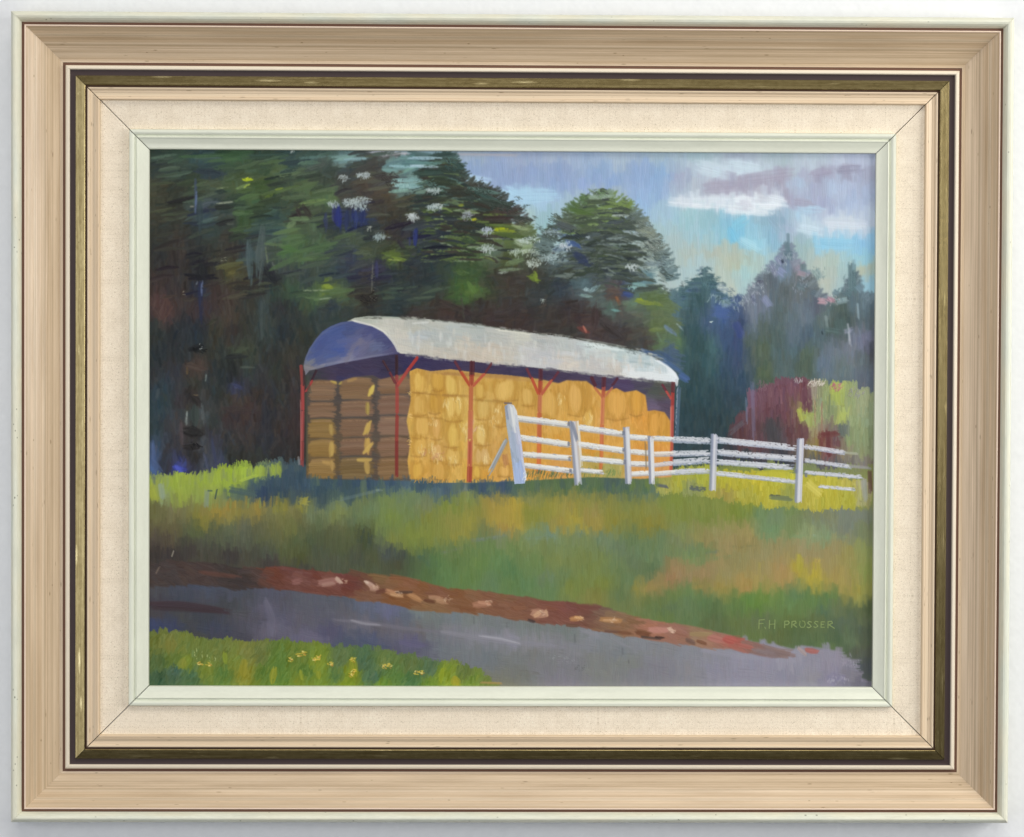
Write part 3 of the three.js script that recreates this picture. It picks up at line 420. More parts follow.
conifer(440, [[212, 20, 82], [220, 20, 86], [229, 20, 84], [238, 20, 90], [247, 20, 96], [256, 20, 100]], ['#353b30', '#2f3a33', '#3d3a30', '#3f5032', '#303c40'], ['#5c7038', '#6f8446', '#54683c', '#7d9070'], { per: 6, w: 3.8 });
for (let i = 0; i < 330; i++) {        // boughs of the near trees
  const x = rr(160, 440), y = rr(150, 300), l = rr(12, 30), d = -0.18 + gauss() * 0.15, m = lastMix(x, y), k = rr(-16, 17);
  stroke([[x - l / 2, y - d * l / 2], [x, y + rr(-2, 1)], [x + l / 2, y + d * l / 2]], rr(2, 5.5), [m[0] + k, m[1] + k * 1.25, m[2] + k * 0.7], { a: 0.8, dry: 0.12, taper: 0.6, rag: 1.1, jit: 10 });
}
// what the brush left in the wood: foliage strokes, trunks, flecks of sky
for (const [x0, y0, x1, y1, w, c, a] of [
  [150, 157, 178, 152, 3, '#4a6650', 0.7], [180, 155, 245, 153, 4, '#42603f', 0.7], [205, 160, 250, 156, 4, '#4a6844', 0.5], [246, 154, 290, 152, 3, '#365448', 0.7], [195, 169, 222, 173, 7, '#2c3c46', 0.7], [236, 178, 262, 174, 7, '#46573a', 0.6], [238, 190, 254, 187, 8, '#4a6038', 0.7], [270, 176, 300, 171, 4, '#536747', 0.6], [262, 178, 292, 173, 3, '#28382f', 0.7], [268, 184, 284, 181, 3, '#2c3a2d', 0.8], [262, 194, 286, 187, 5, '#4c6236', 0.7], [264, 196, 276, 192, 2, '#27352a', 0.8], [276, 190, 298, 184, 4, '#53693f', 0.6], [290, 190, 320, 180, 5, '#526743', 0.6], [300, 202, 327, 197, 4, '#647c48', 0.7], [290, 209, 304, 203, 3, '#4a5c3a', 0.7],
  [216, 187, 228, 186, 2, '#7c8c64', 0.5], [216, 202, 233, 200, 2, '#9aa48a', 0.6], [216, 206, 232, 205, 6, '#2c342e', 0.8], [217, 223, 232, 219, 6, '#2b302f', 0.8], [216, 190, 226, 190, 5, '#2f3f3a', 0.7], [227, 222, 233, 222, 4, '#4a5248', 0.8], [190, 205, 194, 205, 1.5, '#8f8f80', 0.8],
  [195, 176, 196, 216, 3, '#3d4e68', 0.7], [196, 190, 195, 212, 1.8, '#5f759c', 0.75], [200, 200, 199, 232, 7, '#34484c', 0.5], [202, 262, 202, 278, 11, '#24272a', 0.8], [200, 280, 201, 322, 5, '#2b3352', 0.7], [202, 280, 201, 296, 2, '#5a6c94', 0.7], [197, 280, 196, 284, 1.5, '#74808c', 0.7],
  [243, 186, 250, 182, 2.4, '#a8be4a', 0.8], [243, 178, 252, 178, 3.4, '#a9bd1e', 0.95], [246, 177, 251, 176, 2, '#c3d02c', 0.9], [236, 187, 247, 183, 3, '#76905a', 0.6], [275, 188, 283, 186, 2, '#7c9032', 0.8], [264, 196, 273, 193, 3, '#5a7036', 0.8],
  [248, 238, 250, 282, 7, '#475c5e', 0.6], [262, 225, 258, 280, 10, '#4a5c58', 0.5], [268, 268, 275, 280, 12, '#24282e', 0.7], [284, 245, 296, 250, 8, '#4f7040', 0.7], [264, 242, 284, 244, 3, '#58704a', 0.6], [265, 245, 267, 262, 1.4, '#6c7a58', 0.7], [272, 260, 275, 270, 2, '#6a786f', 0.6], [286, 226, 296, 219, 6, '#6a805a', 0.6], [290, 217, 310, 217, 5, '#5f7850', 0.7], [303, 205, 311, 216, 6, '#37332e', 0.8], [296, 208, 300, 214, 5, '#40342e', 0.8],
  [270, 268, 300, 255, 6, '#4c6642', 0.5], [300, 250, 340, 240, 6, '#4e6844', 0.6], [330, 238, 360, 230, 5, '#4c5f40', 0.6], [300, 258, 330, 256, 5, '#4f6a40', 0.5], [315, 258, 350, 247, 5, '#475c40', 0.5],
  [333, 204, 334, 224, 5, '#333a72', 0.8], [337, 206, 338, 228, 8, '#29368c', 0.85], [346, 210, 346, 228, 5, '#2d3a66', 0.8], [354, 210, 354, 224, 8, '#2b3a78', 0.8], [362, 208, 362, 222, 7, '#28356c', 0.8], [325, 212, 325, 228, 5, '#35406a', 0.6], [415, 228, 414, 243, 5, '#2c3a82', 0.85], [409, 236, 409, 246, 2, '#3a4270', 0.6], [376, 262, 376, 276, 4, '#3a3d6a', 0.7], [398, 240, 404, 248, 5, '#37333e', 0.6],
  [392, 256, 406, 259, 4, '#6f8436', 0.85], [388, 258, 402, 259, 2, '#8a9a48', 0.6], [382, 252, 400, 254, 5, '#52662f', 0.6], [323, 284, 332, 286, 5, '#7d9034', 0.85], [303, 289, 330, 289, 1.4, '#8a9a78', 0.7], [302, 296, 330, 297, 3, '#566f48', 0.6], [318, 298, 333, 296, 1.4, '#8c9c84', 0.6], [320, 291, 352, 288, 5, '#4f663f', 0.6], [372, 258, 371, 292, 1.2, '#6c6f60', 0.5],
  [356, 296, 376, 296, 8, '#332f2b', 0.7], [228, 272, 236, 270, 5, '#5f5c33', 0.7], [162, 316, 165, 302, 8, '#66352c', 0.6], [153, 308, 160, 318, 7, '#5c332a', 0.5], [226, 296, 229, 318, 5, '#543e2d', 0.7], [214, 288, 214, 314, 8, '#48302a', 0.5], [262, 300, 262, 338, 6, '#3f4d4a', 0.6], [216, 318, 206, 324, 4, '#3c3d2e', 0.6], [190, 348, 204, 344, 7, '#1f2326', 0.8], [236, 350, 247, 347, 5, '#46543c', 0.6], [226, 356, 246, 354, 6, '#24282a', 0.7],
  [188, 364, 204, 368, 9, '#5c3f2c', 0.7], [187, 366, 187, 376, 2, '#6f5532', 0.6], [192, 394, 200, 394, 1.2, '#6c5c44', 0.7], [192, 396, 199, 403, 8, '#2c2826', 0.7], [187, 410, 186, 422, 2, '#8b958f', 0.8], [186, 418, 186, 424, 2.6, '#6c7672', 0.7], [195, 405, 195, 424, 8, '#38443f', 0.8], [202, 402, 203, 424, 3, '#566060', 0.6], [186, 430, 200, 432, 12, '#252322', 0.8], [186, 446, 200, 446, 7, '#2a2625', 0.8], [181, 422, 182, 442, 4, '#504446', 0.6], [206, 374, 205, 380, 1.5, '#7c8c84', 0.6], [234, 384, 241, 387, 5, '#38406a', 0.7], [240, 366, 254, 366, 3, '#4a564a', 0.6], [232, 360, 236, 376, 6, '#222826', 0.7],
  [222, 408, 250, 410, 8, '#4b3330', 0.5], [264, 395, 266, 440, 8, '#2c2e36', 0.5], [294, 390, 294, 440, 9, '#45302d', 0.4], [153, 440, 154, 472, 5, '#455f90', 0.7], [150, 458, 160, 470, 8, '#40598a', 0.6], [175, 467, 184, 469, 6, '#3a49c0', 0.9], [176, 465, 182, 472, 4, '#4354d0', 0.8], [212, 440, 216, 464, 4, '#3d4464', 0.6], [204, 452, 208, 468, 4, '#48506a', 0.6],
  [404, 160, 440, 162, 4, '#5c8c88', 0.7], [382, 168, 400, 170, 5, '#6a9490', 0.7], [388, 164, 420, 166, 3, '#8fbcc4', 0.6], [406, 156, 440, 157, 4, '#a0c3d0', 0.7], [344, 158, 366, 157, 4, '#7ca3a8', 0.7], [410, 164, 440, 165, 3, '#b3d3e2', 0.6], [396, 184, 424, 184, 5, '#7aa6a4', 0.8], [392, 178, 424, 179, 5, '#82aeac', 0.8], [408, 186, 418, 186, 3, '#86b0b0', 0.7], [412, 172, 446, 170, 6, '#2f4a40', 0.7], [376, 176, 392, 176, 6, '#463c38', 0.8],
  [350, 172, 374, 162, 8, '#454540', 0.6], [322, 170, 330, 160, 6, '#384a42', 0.6], [300, 156, 340, 154, 3, '#5a8078', 0.6],
  [438, 166, 458, 170, 8, '#2f4238', 0.8], [430, 178, 456, 182, 9, '#33402f', 0.7], [448, 190, 476, 192, 8, '#363a30', 0.7], [466, 186, 500, 192, 5, '#55786f', 0.6], [474, 190, 498, 200, 5, '#3a5850', 0.7], [480, 198, 510, 206, 7, '#36443a', 0.8], [498, 200, 514, 203, 4, '#40564c', 0.7], [504, 214, 530, 218, 4, '#3d443c', 0.8], [482, 217, 515, 216, 4, '#483029', 0.7], [484, 223, 520, 226, 4, '#566a35', 0.7],
  [472, 218, 478, 216, 3, '#a3a51e', 0.9], [494, 228, 506, 227, 3.4, '#a3b016', 0.9], [500, 229, 516, 230, 3, '#7f9028', 0.8], [459, 204, 463, 203, 3, '#7f8830', 0.8], [484, 237, 510, 237, 1.3, '#7c8a78', 0.7], [494, 232, 524, 236, 5, '#4c6030', 0.7], [512, 224, 528, 228, 4, '#8fa074', 0.7], [516, 240, 532, 244, 9, '#9caf92', 0.55], [522, 250, 530, 244, 8, '#8a9f74', 0.6],
  [468, 282, 474, 292, 6, '#58763a', 0.7], [458, 270, 466, 272, 8, '#4a6436', 0.6], [460, 292, 463, 318, 3, '#4a4c3c', 0.6], [499, 269, 525, 267, 3, '#76886a', 0.7], [498, 272, 506, 270, 3, '#96a596', 0.7], [529, 275, 537, 277, 8, '#6a8030', 0.75], [534, 270, 537, 282, 4, '#7a9030', 0.7], [506, 262, 524, 258, 7, '#6a7f58', 0.6],
  [575, 212, 600, 205, 7, '#5c7548', 0.7], [596, 207, 624, 202, 4, '#6f8848', 0.5], [606, 200, 626, 204, 3, '#7c9650', 0.5], [588, 196, 612, 194, 5, '#93ac96', 0.6], [570, 208, 596, 214, 5, '#4f6838', 0.7], [612, 214, 630, 214, 3, '#a9bab0', 0.7], [606, 221, 626, 219, 5, '#424f58', 0.7], [558, 222, 574, 228, 8, '#4a5656', 0.8], [552, 214, 570, 222, 3, '#5f6d58', 0.6], [566, 240, 580, 245, 6, '#48699c', 0.8], [571, 240, 582, 248, 3, '#3c5690', 0.8], [574, 252, 588, 262, 9, '#2c3a64', 0.5], [606, 237, 624, 236, 2, '#93a8ac', 0.4], [608, 242, 628, 243, 2, '#7f9690', 0.4], [630, 250, 652, 248, 2, '#a6b3a4', 0.4], [636, 228, 652, 232, 4, '#8f9a84', 0.4], [646, 240, 658, 250, 3, '#a0aca2', 0.4], [612, 252, 650, 254, 4, '#414f3c', 0.6], [645, 262, 664, 262, 6, '#80969a', 0.6], [658, 270, 668, 284, 4, '#9aa9a0', 0.4],
  [632, 282, 646, 284, 4, '#7fb0ae', 0.6], [608, 288, 622, 290, 7, '#664838', 0.6], [616, 296, 619, 302, 4, '#8a5a38', 0.6], [624, 292, 632, 294, 5, '#3a5090', 0.7], [634, 299, 656, 303, 5, '#7f9036', 0.55], [636, 297, 643, 298, 3, '#98aa2c', 0.7], [654, 301, 664, 305, 4, '#76883e', 0.5], [650, 328, 662, 328, 5, '#72824a', 0.5], [612, 308, 620, 310, 3, '#6aa09a', 0.6], [590, 290, 598, 284, 5, '#7fa0a4', 0.5], [580, 293, 592, 296, 4, '#86a6a2', 0.5], [664, 324, 676, 334, 5, '#6a86a8', 0.5], [676, 322, 684, 330, 1.4, '#9ab0b8', 0.6],
  [595, 305, 594, 330, 9, '#4f2f2c', 0.6], [578, 326, 590, 332, 5, '#6f3a34', 0.7], [583, 325, 586, 331, 2, '#b86a55', 0.8], [600, 320, 624, 340, 8, '#463835', 0.6], [440, 300, 470, 312, 8, '#4a302a', 0.4]]) line(x0, y0, x1, y1, w, c, { a: a * 0.92, jit: 12, taper: 0.5, rag: 1, dry: w < 4 ? 0.2 : 0.06 });
blend(0.4, 0.6);
// flecks of sky seen through the branches, dry-brushed
for (const [x, y, rx, ry, n, c] of [[343, 175, 5, 4.5, 40, '#aebdbd'], [363, 173, 7, 5, 75, '#b3c2c6'], [332, 202, 5.5, 4.5, 60, '#a8b9ba'], [350, 200, 8, 6, 110, '#aebfc0'], [361, 199, 8, 7, 100, '#a9baba'], [359, 204, 7, 5, 60, '#a3b6b4'], [412, 215, 6.5, 5, 75, '#b3bfbf'], [412, 212, 4, 3, 30, '#c0cccc'], [432, 188, 8, 4, 85, '#adbfbf'], [434, 204, 8, 4.5, 80, '#aebfbe'], [380, 235, 7, 5.5, 85, '#97aaaa'], [368, 226, 3, 2, 14, '#b0b9a8'], [438, 204, 5, 4, 30, '#b9c6c4'], [466, 214, 4.5, 7, 55, '#9aa3ad'], [487, 228, 6, 5, 70, '#b4c3d3'], [486, 247, 8, 6, 75, '#b6c6c2'], [516, 250, 7, 6, 50, '#b3c6b3'], [534, 262, 7, 7, 75, '#c0cfc3'], [548, 256, 10, 7, 60, '#a3b9b9'], [564, 244, 6, 6, 70, '#bcc9cf'], [552, 230, 9, 5, 40, '#9fb6bd'], [631, 264, 7, 5, 75, '#bccaca'], [541, 298, 3, 2, 12, '#a8b9b0'], [586, 288, 4, 3, 16, '#9fbcc0'], [292, 150, 3, 1, 10, '#c8d0c8'], [633, 285, 5, 3, 20, '#93c3c0'], [588, 236, 3, 2, 8, '#9fb0b4'], [530, 250, 9, 5, 40, '#b9cbb8'], [528, 238, 10, 6, 36, '#c3d6d0'], [396, 180, 7, 4, 30, '#8fbcb8'], [402, 184, 8, 4, 36, '#96c0bd']]) { stroke([[x - rx * 0.9, y + rr(-1, 1)], [x + rx * 0.9, y + rr(-1, 1)]], ry * 1.05, c, { a: 0.42, dry: 0.45, jit: 18, taper: 0.4, rag: 1.2 }); flecks(x + rr(-1.5, 1.5), y + rr(-1, 1), rx, ry * 0.8, Math.round(n * 0.7), c, { ang: VERT + 0.2, spread: 0.7, len: 2.2, w: 1, a: 0.55 }); }
blend(0.4, 0.6);
// ragged dark twigs against the sky
for (const [x, y, rx, ry, n, c] of [[452, 164, 9, 5, 70, '#33504c'], [478, 190, 14, 5, 80, '#2f4238'], [500, 203, 13, 6, 80, '#33423a'], [388, 176, 9, 7, 60, '#3c3a36'], [522, 218, 9, 4, 34, '#3f4a42'], [552, 216, 7, 5, 26, '#4a5a50'], [548, 232, 8, 5, 34, '#48584f'], [600, 192, 7, 4, 26, '#6d8a62'], [644, 226, 8, 9, 44, '#6d7a70'], [654, 250, 8, 8, 40, '#66786f'], [664, 262, 7, 8, 32, '#5f7478'], [656, 240, 7, 9, 30, '#5f6d64'], [572, 232, 7, 5, 24, '#38454a'], [426, 182, 12, 4, 34, '#4f746c'], [450, 158, 10, 3, 20, '#4a6f68'], [198, 348, 7, 3, 26, '#141718'], [366, 297, 9, 5, 34, '#241f1d'], [194, 444, 6, 3, 16, '#17171a']]) flecks(x, y, rx, ry, n, c, { ang: 0.4, spread: 1.1, len: 2.8, w: 0.9, a: 0.75 });
flecks(372, 286, 5, 14, 24, '#6d6a5c', { w: 0.7, len: 1.5, a: 0.6 }); flecks(200, 344, 2, 4, 6, '#8f968f', { w: 0.9, len: 1 }); flecks(222, 258, 3, 2, 7, '#7c8068', { w: 0.7 }); flecks(182, 292, 1, 4, 6, '#7c7664', { w: 0.7 }); flecks(710, 321, 1.4, 1, 4, '#a8bcbc');

// maroon and green shrubs on the right
brushIn([[728, 440], [738, 424], [748, 414], [752, 400], [766, 392], [784, 388], [802, 384], [826, 390], [850, 388], [872, 400], [890, 410], [890, 486], [724, 486]], [
  [740, 420, '#6a3f48'], [750, 402, '#80506a'], [760, 396, '#7d4a5c'], [780, 390, '#7c4658'], [792, 386, '#824a5c'], [804, 390, '#7c4052'], [806, 404, '#743a4a'], [750, 424, '#6f4148'], [768, 410, '#76424f'], [784, 410, '#754050'], [796, 416, '#7a444c'], [772, 428, '#4a474c'], [776, 438, '#4d4a50'], [790, 432, '#6f3f46'], [758, 440, '#6c4046'], [740, 440, '#6a3d42'], [804, 432, '#754248'], [730, 446, '#3a4048'], [745, 462, '#3c444c'], [780, 462, '#3c424c'],
  [812, 392, '#968a78'], [818, 398, '#8c9474'], [802, 412, '#a9b450'], [808, 418, '#9aa860'], [818, 412, '#8f9a6c'], [828, 396, '#8d9a68'], [836, 394, '#a9b85a'], [842, 416, '#adb962'], [832, 410, '#86926a'], [850, 400, '#93a070'], [860, 404, '#9aa27c'], [866, 414, '#8f9c78'], [854, 420, '#8d9c70'], [862, 436, '#86946a'], [850, 440, '#87966a'], [866, 452, '#8a946c'],
  [822, 428, '#90806a'], [814, 430, '#97906a'], [834, 428, '#7d6f64'], [842, 426, '#667066'], [824, 438, '#784240'], [836, 442, '#7a444a'], [816, 446, '#8d8048'], [828, 452, '#7c5050'], [844, 450, '#8a8068'], [815, 462, '#565a5e'], [834, 466, '#5f6064'], [850, 468, '#75706c'], [864, 464, '#807a70'], [866, 478, '#755a52'], [868, 470, '#6f5a52'],
], [
  { w: 9, len: 20, ang: VERT, spread: 0.2, step: 0.5 },
  { w: 5, len: 13, ang: VERT, spread: 0.25, step: 0.65, jit: 9, vary: 5 },
  { w: 2.4, len: 11, ang: VERT, spread: 0.15, step: 1.4, jit: 10, vary: 10, a: 0.6, keep: 0.5 },
]);
for (const [x0, y0, x1, y1, w, c, a] of [[798, 408, 802, 420, 4, '#aab450', 0.7], [803, 412, 814, 414, 4, '#9ca85c', 0.7], [836, 390, 837, 402, 6, '#9fae58', 0.5], [842, 412, 844, 422, 7, '#a6b25c', 0.5], [830, 392, 829, 416, 1.4, '#6f7a5c', 0.6], [822, 398, 822, 430, 1.2, '#a4705f', 0.6], [815, 398, 815, 424, 1.2, '#a8785f', 0.5], [806, 388, 808, 410, 10, '#783f50', 0.6], [828, 430, 829, 456, 4, '#7a3438', 0.7], [822, 434, 840, 432, 6, '#743c3c', 0.6], [770, 418, 772, 438, 10, '#4a484c', 0.6], [842, 424, 844, 434, 8, '#626e66', 0.6], [743, 421, 730, 432, 5, '#5f5a62', 0.6], [752, 380, 754, 440, 4, '#75789c', 0.35], [746, 396, 747, 424, 2, '#6f80a0', 0.5]]) line(x0, y0, x1, y1, w, c, { a, jit: 8 });
flecks(816, 383, 9, 3, 46, '#cfc6b8', { ang: -1.2, len: 3, w: 0.9 }); flecks(836, 387, 6, 4, 34, '#b86a78', { ang: -1.2, len: 3, w: 0.9 }); flecks(798, 380, 5, 2, 18, '#a8a0a0', { ang: -1.2, len: 2.6 }); flecks(762, 386, 8, 5, 34, '#8a5a6a', { ang: -1.3, len: 3, a: 0.6 }); flecks(818, 404, 12, 16, 40, '#b3a878', { ang: VERT, len: 4, w: 0.7, a: 0.5, spread: 0.2 }); flecks(856, 392, 9, 5, 26, '#8f86a0', { ang: -1.2, len: 3, a: 0.5 });

// the field
const grass = [[138, 480], [200, 481], [240, 474], [276, 470], [290, 472], [330, 474], [420, 476], [520, 478], [600, 476], [650, 474], [720, 474], [800, 474], [890, 478], [890, 700], [138, 700]];
brushIn(grass, [
  [153, 478, '#5a6a70'], [160, 478, '#8c9a50'], [156, 492, '#94a044'], [163, 494, '#8a9a6c'], [172, 482, '#97ad3e'], [186, 480, '#9cae40'], [180, 494, '#96a83e'], [200, 478, '#94aa3c'], [198, 494, '#8f9f46'], [216, 478, '#9bb03a'], [214, 490, '#9aac42'], [232, 476, '#9ebb30'], [230, 486, '#99ae3c'], [248, 470, '#adc83c'], [258, 468, '#a8c048'], [268, 467, '#9fae68'], [236, 484, '#8ca040'], [206, 502, '#86954c'], [220, 498, '#7f8a50'],
  [276, 468, '#4a5f62'], [240, 492, '#4c6660'], [226, 494, '#526a5c'], [256, 486, '#3d5866'], [270, 480, '#355066'], [263, 494, '#2f4866'], [284, 478, '#3a5262'], [280, 492, '#324c60'], [300, 482, '#365062'], [300, 496, '#33506a'], [320, 488, '#34505f'], [320, 500, '#345268'], [340, 484, '#3a545c'], [350, 494, '#3d5862'], [364, 482, '#33526c'], [380, 482, '#3a5872'], [396, 480, '#3c5a78'], [408, 482, '#54707a'], [420, 482, '#4c6a70'], [436, 488, '#4a6878'], [452, 488, '#4a6676'], [462, 488, '#6a7a70'], [476, 484, '#44605c'], [490, 484, '#3f5a6a'], [504, 484, '#3c5570'], [516, 484, '#4a6a5c'], [530, 482, '#5a6e48'], [546, 480, '#566c48'], [560, 482, '#526a48'], [590, 480, '#566e4c'], [612, 482, '#486254'], [632, 484, '#566e54'], [644, 484, '#5c724a'], [650, 488, '#5f7860'],
  [153, 508, '#66653a'], [164, 508, '#6d6c44'], [176, 512, '#757048'], [188, 508, '#74754a'], [196, 512, '#7f7c38'], [204, 512, '#857a3e'], [202, 522, '#857e34'], [216, 512, '#9a8638'], [228, 510, '#97833a'], [236, 514, '#87803c'], [250, 508, '#877f42'], [258, 510, '#98843c'], [268, 512, '#74744a'], [282, 508, '#8a8636'], [292, 508, '#7c7a4a'], [300, 506, '#94903c'],
  [310, 512, '#6f7c58'], [324, 510, '#6f7c56'], [338, 504, '#6d7f5c'], [338, 514, '#7a8448'], [360, 500, '#64785a'], [370, 508, '#6c8056'], [386, 500, '#74874c'], [400, 504, '#6f8252'], [414, 496, '#6f8258'], [424, 504, '#747f58'], [392, 516, '#778a40'], [410, 516, '#70824c'], [360, 518, '#6a7c50'], [430, 516, '#7f863c'], [450, 506, '#7c8a3c'], [450, 520, '#8a8840'], [466, 500, '#7f8a44'], [468, 522, '#95903a'], [476, 508, '#86863c'], [490, 504, '#a08c3e'], [496, 518, '#a8943e'], [506, 508, '#a89440'], [516, 506, '#b09a3a'], [516, 522, '#a8963c'], [506, 528, '#a38a42'], [530, 500, '#86884a'], [530, 516, '#868838'], [544, 510, '#8a8a3a'], [556, 508, '#96903e'], [566, 506, '#978c44'], [560, 522, '#9a8c40'], [574, 520, '#a3963a'], [584, 506, '#8c8a40'], [592, 512, '#97894a'], [592, 524, '#998a40'], [608, 508, '#868640'], [612, 520, '#8a8638'], [630, 504, '#7c8444'], [640, 514, '#86863a'], [652, 510, '#848642'], [652, 524, '#858034'], [672, 500, '#7c8a3c'], [680, 514, '#7d8840'], [700, 506, '#7c8842'], [706, 518, '#76843c'], [724, 508, '#808a40'], [734, 510, '#758434'], [746, 508, '#7a883c'], [752, 500, '#8a9438'],
  [760, 512, '#6c8658'], [774, 516, '#6f8560'], [790, 510, '#68825c'], [800, 520, '#6c8064'], [812, 514, '#738068'], [826, 518, '#747f6e'], [846, 510, '#76806c'], [860, 512, '#747e6c'], [846, 528, '#767e6a'], [866, 530, '#76805c'], [770, 530, '#6f8c60'], [790, 528, '#6d8562'], [808, 534, '#84987a'], [824, 536, '#80926a'], [864, 500, '#8a9048'],
  [155, 524, '#5f5a3a'], [172, 526, '#665f3c'], [186, 522, '#5f6040'], [196, 530, '#56603c'], [214, 528, '#5a6040'], [230, 528, '#5f6648'], [244, 526, '#62664a'], [258, 528, '#5d5f42'], [276, 528, '#68693e'], [290, 528, '#6a6e3c'], [308, 526, '#5d623f'], [300, 516, '#6a6a40'], [318, 522, '#5f6c48'], [336, 526, '#626640'], [352, 522, '#5f6e4c'], [362, 528, '#4a5840'], [368, 534, '#43503a'], [368, 544, '#40503f'], [382, 526, '#728448'], [376, 538, '#5f6c4a'], [392, 540, '#7a8440'], [410, 534, '#7c893c'], [424, 536, '#7c873a'], [410, 546, '#74823c'], [440, 534, '#80873e'], [456, 536, '#8d8a3c'], [450, 548, '#6a7d4a'], [470, 534, '#87843c'], [486, 528, '#7a7c48'], [480, 536, '#667e54'],
  [155, 540, '#52483a'], [170, 540, '#564c38'], [186, 540, '#4f5038'], [206, 540, '#545a40'], [226, 540, '#535c42'], [246, 540, '#545c44'], [262, 540, '#5a5f40'], [280, 540, '#62653e'], [294, 542, '#55603c'], [310, 540, '#4d593c'], [326, 538, '#535a3c'], [344, 540, '#4c5a48'], [340, 552, '#475648'], [320, 552, '#46564a'], [356, 556, '#42504a'], [372, 556, '#4a5648'], [386, 552, '#4a544c'], [400, 556, '#454f46'], [396, 564, '#434e42'],
  [153, 554, '#46362f'], [172, 554, '#463630'], [190, 550, '#46403a'], [210, 552, '#4a4838'], [230, 556, '#473c34'], [252, 554, '#4b4c3c'], [270, 552, '#4d5642'], [284, 552, '#4c5944'], [300, 556, '#48543c'], [270, 562, '#503f36'], [300, 566, '#4a4a3c'], [330, 564, '#46524a'],
  [412, 562, '#455c4c'], [424, 556, '#4d6a50'], [436, 562, '#4f7652'], [450, 560, '#557650'], [430, 572, '#4a6a4c'], [446, 574, '#567c56'], [460, 556, '#58774f'], [474, 548, '#5f7f58'], [490, 546, '#618058'], [500, 536, '#70826c'], [512, 546, '#6f854c'], [480, 562, '#5f8254'], [496, 560, '#64844f'], [508, 570, '#5a7c4c'], [470, 578, '#587a50'], [490, 582, '#627d54'], [510, 582, '#567a54'], [530, 548, '#768750'], [546, 544, '#75844f'], [534, 534, '#6d8a70'], [548, 534, '#6c8878'], [560, 548, '#748654'], [556, 560, '#7a874a'], [536, 566, '#6a844c'], [526, 584, '#5f8050'], [546, 578, '#6a7f5c'], [560, 574, '#6a8050'], [548, 588, '#647f4f'], [570, 586, '#75823f'], [578, 560, '#758248'], [580, 534, '#77865c'], [578, 546, '#758650'], [590, 576, '#748344'], [600, 560, '#738348'], [604, 584, '#76823c'], [596, 596, '#7f7f40'],
  [604, 540, '#66806c'], [618, 548, '#5f7868'], [630, 540, '#5c785c'], [616, 566, '#6a7f50'], [632, 560, '#5c7460'], [644, 552, '#5f7c64'], [628, 580, '#5c785c'], [640, 574, '#5c765e'], [650, 550, '#687f54'], [660, 556, '#6a7f58'], [652, 570, '#54705a'], [660, 540, '#5f7a60'], [676, 540, '#767f58'], [676, 548, '#6a8060'], [688, 550, '#6b7f5c'], [690, 558, '#6c8860'], [704, 552, '#66805f'], [620, 594, '#64784c'],
  [680, 532, '#7c8850'], [694, 536, '#8c8850'], [706, 540, '#908450'], [720, 532, '#938c58'], [726, 544, '#978858'], [744, 534, '#9a8c56'], [746, 546, '#908452'],
  [640, 588, '#8c8642'], [652, 586, '#937f4a'], [660, 582, '#948250'], [670, 578, '#9c7850'], [676, 568, '#9a8052'], [688, 574, '#98825c'], [704, 572, '#988258'], [700, 584, '#8c8048'], [718, 562, '#968858'], [726, 574, '#948a58'], [736, 556, '#8e8858'], [722, 588, '#9a8a48'], [744, 584, '#a88a48'], [760, 554, '#928a5c'], [760, 572, '#988a58'], [758, 580, '#a09050'], [770, 586, '#948c4c'], [780, 548, '#938a5c'], [782, 576, '#a88c50'], [784, 566, '#a38a58'], [798, 566, '#a89c3c'], [800, 548, '#968c60'], [812, 560, '#98885c'], [816, 576, '#b0a03c'], [824, 566, '#9a8c58'], [830, 548, '#968a5c'], [838, 574, '#9c8c50'], [836, 584, '#a0904c'], [850, 556, '#948c50'], [852, 580, '#968a50'], [852, 594, '#948c48'], [860, 586, '#8a8c44'], [864, 552, '#869054'], [866, 572, '#85904c'], [860, 600, '#8f9048'],
  [656, 602, '#5c7450'], [676, 594, '#6b8048'], [690, 592, '#66804c'], [670, 608, '#54705a'], [690, 606, '#627a50'], [704, 600, '#5c7848'], [712, 610, '#4f6c50'], [732, 596, '#708044'], [744, 598, '#5f8440'], [736, 610, '#567650'], [762, 596, '#6b8840'], [756, 606, '#5f8038'], [778, 600, '#5d8050'], [796, 596, '#5f7c50'], [792, 606, '#64824c'], [812, 602, '#648048'], [830, 596, '#5f7d46'], [836, 606, '#5c6f58'], [850, 608, '#4f6454'], [866, 606, '#4a5c4c'],
  [664, 620, '#5c7650'], [690, 618, '#62784c'], [716, 622, '#52684f'], [720, 634, '#556a50'], [740, 622, '#5c7050'], [762, 618, '#586a58'], [776, 614, '#627a48'], [790, 616, '#59704c'], [756, 634, '#5a7250'], [776, 634, '#54684c'], [800, 632, '#4f6850'], [800, 646, '#506852'], [816, 622, '#556a50'], [826, 610, '#4c6a5c'], [842, 622, '#4f685c'], [836, 640, '#456052'], [826, 648, '#557054'], [850, 640, '#546c5c'], [866, 632, '#465a50'], [862, 652, '#4c5a54'], [870, 664, '#4f5658'],
].map(([x, y, c]) => { const q = hex(c), teal = y > 495 && q[1] > q[0] + 10 && q[2] > q[0] - 14; return [x, y, teal ? '#' + [q[0] + 9, q[1] + 3, q[2] - 12].map((v) => v.toString(16).padStart(2, '0')).join('') : c]; }), [
  { w: 15, len: 24, ang: (x, y) => (y > 545 ? 0.15 : VERT), spread: 0.5, step: 0.5 },
  { w: 9, len: 17, ang: VERT, spread: 0.3, step: 0.6, jit: 4, vary: 3 },
  { w: 5, len: 13, ang: VERT, spread: 0.15, step: 0.8, jit: 6, vary: 4, a: 0.55, keep: 0.65 },
], 1.5);
const grassMix = lastMix;
